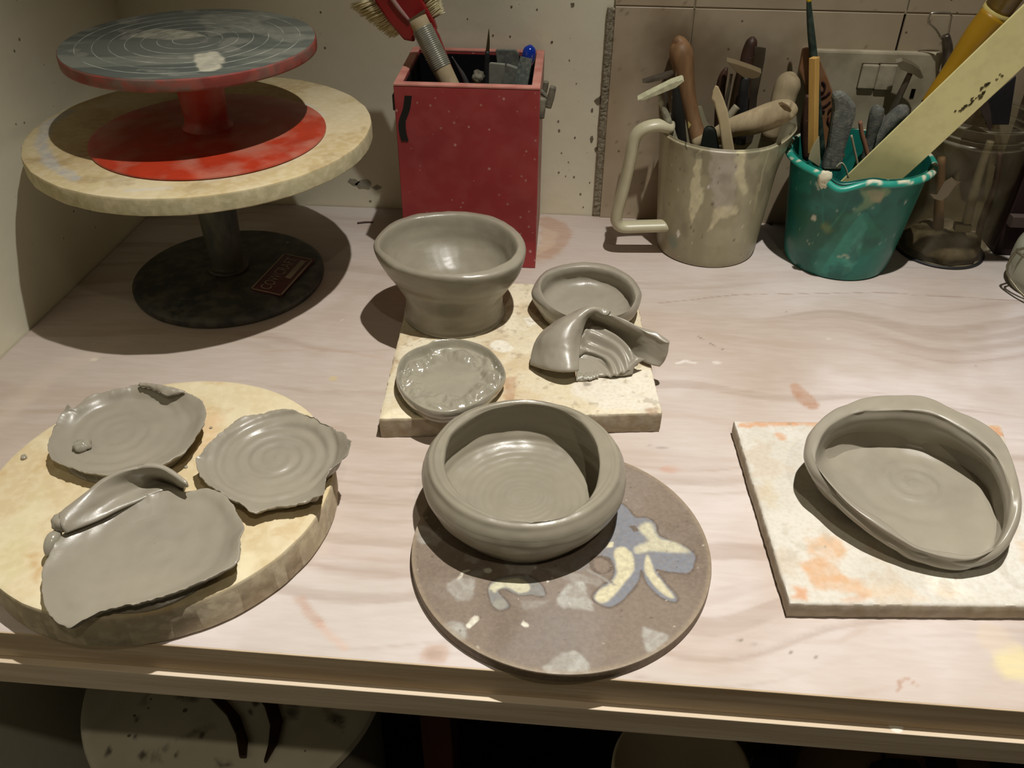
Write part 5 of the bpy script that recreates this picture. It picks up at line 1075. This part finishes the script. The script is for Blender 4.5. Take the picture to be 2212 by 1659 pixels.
# front plate, larger, with a folded flap
p3 = [(89, 1262, .042), (95, 1224, .044), (110, 1190, .046), (130, 1158, .048), (170, 1132, .048), (230, 1100, .048), (300, 1075, .049), (360, 1060, .049), (405, 1062, .049), (444, 1054, .050), (480, 1066, .050), (513, 1108, .050), (526, 1139, .051), (517, 1166, .050), (513, 1212, .048), (463, 1243, .047), (386, 1277, .046), (309, 1300, .045), (231, 1315, .043), (185, 1336, .041), (143, 1356, .037), (108, 1330, .038), (93, 1295, .040)]
q3 = P(320, 1190, .043); plate('clay_plate', p3, 'largest slumped clay plate with a folded flap at the front of the yellowish bat', (q3[0]-.002, q3[1]+.006, .044), .0415, 9, P(335, 1175, .0415), ra=.0003, lam=.017, amp=.0007)
pl3 = [o for o in COL.objects if o.name == 'clay_plate.002'][0]
fr_ = G([
    [(142, 1152, .0505), (205, 1128, .0490), (262, 1100, .0485), (318, 1074, .0480), (360, 1058, .0470), (392, 1066, .0470)],
    [(134, 1140, .0545), (192, 1110, .0530), (250, 1080, .0510), (312, 1056, .0460), (356, 1046, .0420), (396, 1062, .0430)],
    [(129, 1127, .0570), (182, 1094, .0575), (238, 1060, .0570), (302, 1038, .0520), (352, 1034, .0460), (400, 1056, .0460)],
    [(128, 1117, .0575), (172, 1084, .0600), (222, 1048, .0620), (282, 1024, .0620), (346, 1022, .0580), (402, 1052, .0530)],
    [(130, 1114, .0560), (176, 1078, .0590), (226, 1038, .0640), (284, 1012, .0670), (346, 1008, .0665), (404, 1044, .0600)],
    [(134, 1115, .0520), (182, 1080, .0560), (230, 1042, .0610), (290, 1016, .0645), (350, 1014, .0640), (406, 1052, .0570)],
])
V, F = patch(fr_, .0034, 8, 9, .0006, 60, 4); obj('folded_flap', (V, F), M_clay, pl3)
g = roughen(lathe([(.0001, .006), (.004, .005), (.0055, 0), (.004, -.005), (.0001, -.006)], (0, 0), 28, 3), .0012, 260, 15)
obj('rolled_end', (g[0]*[1.1, 1.2, 1]+P(134, 1128, .0525), g[1]), M_clay, pl3)
g = tube([P(106, 1200, .040), P(108, 1182, .044), P(116, 1162, .047), P(128, 1150, .047)], [.0025, .0042, .0046, .0025], 16); obj('rolled_edge', g, M_wet, pl3)
# crumbs
for i, (a_, b_, r_, z_) in enumerate(((52, 990, .0022, pbz), (402, 1010, .0012, pbz), (456, 925, .0012, pbz), (302, 475, .002, 0), (1303, 465, .0022, 0), (1402, 466, .0014, 0), (1665, 485, .002, 0))):
    g = roughen(lathe([(.0001, r_*1.2), (r_*.8, r_), (r_, r_*.4), (r_*.7, 0), (.0001, 0)], (0, 0), 12, 2), r_*.3, 600, i)
    where = ['on the left rim of the yellowish bat', 'between the plates of the yellowish bat', 'beside the back plate on the yellowish bat', 'beside the black banding wheel', 'at the foot of the wall left of the beige jug', 'behind the handle of the beige jug', 'between the two jugs'][i]
    obj('clay_crumb', (g[0]+P(a_, b_, z_), g[1]), M_wet if i < 3 else M_wooddark, None, label='tiny crumb '+where, cat='crumb', group='crumbs lying about the bench')
obj('wood_splinter', tube([P(772, 482, .001), P(790, 480, .001), P(806, 480, .001)], [.0012, .0013, .0008], 8), M_wooddark, None, label='dark wood splinter on the bench beside the red box', cat='splinter')

# ------------------------------------------------------------------ under the bench
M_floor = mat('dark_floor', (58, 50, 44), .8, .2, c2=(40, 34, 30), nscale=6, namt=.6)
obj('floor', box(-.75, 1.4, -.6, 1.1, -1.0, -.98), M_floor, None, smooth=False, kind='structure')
lz = -.305
lc = P(513, 1455, lz); lr_ = np.linalg.norm(P(178, 1500, lz)-lc); 
M_lid = mat('splattered_grey_lid', (0, 0, 0), .4, .4, attr=True, specks=[(45, .13, (48, 42, 30), .4), (90, .12, (60, 54, 42), .25)], bump=.1, bscale=60)
V, F = disc((lc[0], lc[1]), lr_, lz-.012, lz, .0035, .006, 200, .006, 3)
pt = Paint(V[:, :2], (222, 216, 192), lambda a, b: P(a, b, lz)[:2])
pt.noise((200, 192, 164), 10, .42, .62, .6, 201); pt.noise((232, 228, 208), 16, .55, .66, .5, 202)
for ps in ([(318, 1480), (312, 1522), (305, 1520)], [(370, 1480), (420, 1500), (430, 1520), (392, 1518), (372, 1500)], [(620, 1500), (650, 1500), (640, 1555), (625, 1555)], [(700, 1520), (740, 1540), (745, 1580), (715, 1560)], [(330, 1620), (352, 1650), (340, 1648)], [(460, 1640), (500, 1645), (495, 1659), (470, 1659)],
           [(380, 1600), (440, 1585), (470, 1570), (420, 1580)], [(345, 1620), (365, 1605), (368, 1620)], [(352, 1640), (380, 1610), (372, 1632)][0:0]):
    if ps: pt.poly(ps, (52, 50, 44), .75, .006, .006, int(ps[0][0]), .4)
pt.spots(60, .001, .005, (50, 44, 34), .8, None, 33)
bin_ = thing('clay_bin', 'round bin with a pale splattered lid standing under the bench at the left', 'bin', (lc[0], lc[1], -.98))
obj('lid', (V, F), M_lid, bin_, pt.c, label='pale grey lid splattered with dark slip', auto=40)
obj('bin_wall', lathe([(lr_*.80, -.98), (lr_*.93, lz-.012), (lr_*.90, lz-.012), (lr_*.78, -.97), (.001, -.97)], (lc[0], lc[1]), 72), mat('grey_bin', (112, 108, 92), .5, .4), bin_)
M_horn = mat('brown_glaze_handle', (52, 36, 22), .3, .5, c2=(36, 26, 16), nscale=60, namt=.5)  # for the two thin dark curved shapes laid on the lid
def horn(outer, inner):
    pts = [P(a_, b_, lz+.0005) for a_, b_ in outer]+[P(a_, b_, lz+.0005) for a_, b_ in inner[::-1]]
    return prism(pts, (0, 0, .004))
obj('curved_dark_shape', horn([(435, 1482), (480, 1505), (520, 1550), (537, 1600), (534, 1640)], [(420, 1490), (455, 1512), (490, 1548), (510, 1590), (518, 1640)]), M_horn, bin_, smooth=False, bevel=.0015)
obj('curved_dark_shape', horn([(560, 1480), (600, 1520), (612, 1560), (600, 1610), (575, 1652)], [(545, 1490), (572, 1530), (584, 1570), (580, 1612), (570, 1648)]), M_horn, bin_, smooth=False, bevel=.0015)
# wooden leg
a, b = P(905, 1640, -.40), P(955, 1640, -.40)
obj('bench_leg', box(a[0]-.005, b[0]+.005, a[1]+.04, a[1]+.085, -.98, -.0486), mat('red_brown_timber', (92, 52, 32), .6, .3, c2=(66, 36, 22), nscale=10, namt=.5), work, smooth=False, bevel=.002)
# pale tub, black bag, wooden bat to the right
c_ = P(1475, 1665, -.26); 
pb = thing('pale_tub', 'pale round lidded tub in the shadow under the bench', 'tub', (c_[0], c_[1], -.98))
rr0 = abs(P(1322, 1650, -.26)[0]-c_[0])
obj('tub_body', lathe([(.001, -.98), (rr0*.85, -.98), (rr0*.97, -.275)], (c_[0], c_[1]), 64), mat('tub_plastic', (180, 166, 140), .5, .4), pb)
obj('tub_lid', lathe([(rr0*.97, -.275), (rr0*1.0, -.272), (rr0*1.0, -.262), (rr0*.96, -.260), (rr0*.9, -.263), (.001, -.262)], (c_[0], c_[1]), 96), mat('pale_lid', (214, 202, 174), .5, .4, c2=(190, 176, 146), nscale=14, namt=.5), pb)
ps = [(1652, 1575), (1700, 1560), (1715, 1600), (1712, 1690), (1640, 1690), (1642, 1630)]
blk = thing('black_tray', 'glossy black plastic tray leaning under the bench', 'tray', (*P(1640, 1640, -.24)[:2], -.98))
obj('tray_body', prism([P(a_, b_, -.24) for a_, b_ in ps], (0, 0, -.74)), mat('gloss_black', (16, 16, 18), .2, .5), blk, smooth=False, bevel=.006)
obj('tray_rib', prism([P(a_, b_, -.238) for a_, b_ in ((1625, 1632), (1680, 1632), (1690, 1690), (1612, 1690))], (0, 0, .004)), mat('gloss_black_rib', (34, 34, 38), .25, .5), blk, smooth=False, bevel=.002)
c_ = P(1985, 1760, -.26); rr1 = abs(P(1722, 1640, -.26)[0]-c_[0])*1.12
wl = thing('potters_wheel_guard', 'round brown board with black straps under the right of the bench', 'board', (c_[0], c_[1], -.98))
obj('board', lathe([(.001, -.98), (rr1*.6, -.98), (rr1*.62, -.29), (rr1, -.285), (rr1, -.262), (rr1-.004, -.26), (.001, -.26)], (c_[0], c_[1]), 96), mat('brown_board', (150, 126, 100), .6, .3, c2=(120, 98, 76), nscale=12, namt=.5), wl)
for ps in ([(1892, 1570), (1900, 1570), (1912, 1640), (1905, 1645)], [(1985, 1590), (2050, 1600), (2075, 1690), (2010, 1690)], [(2125, 1600), (2260, 1620), (2260, 1690), (2150, 1690)], [(1880, 1650), (1920, 1640), (1980, 1645), (2010, 1700), (1860, 1700)]):
    obj('strap', prism([P(a_, b_, -.2595) for a_, b_ in ps], (0, 0, .003)), M_black, wl, smooth=False, bevel=.001)
# shelf panel closing the back of the space under the bench
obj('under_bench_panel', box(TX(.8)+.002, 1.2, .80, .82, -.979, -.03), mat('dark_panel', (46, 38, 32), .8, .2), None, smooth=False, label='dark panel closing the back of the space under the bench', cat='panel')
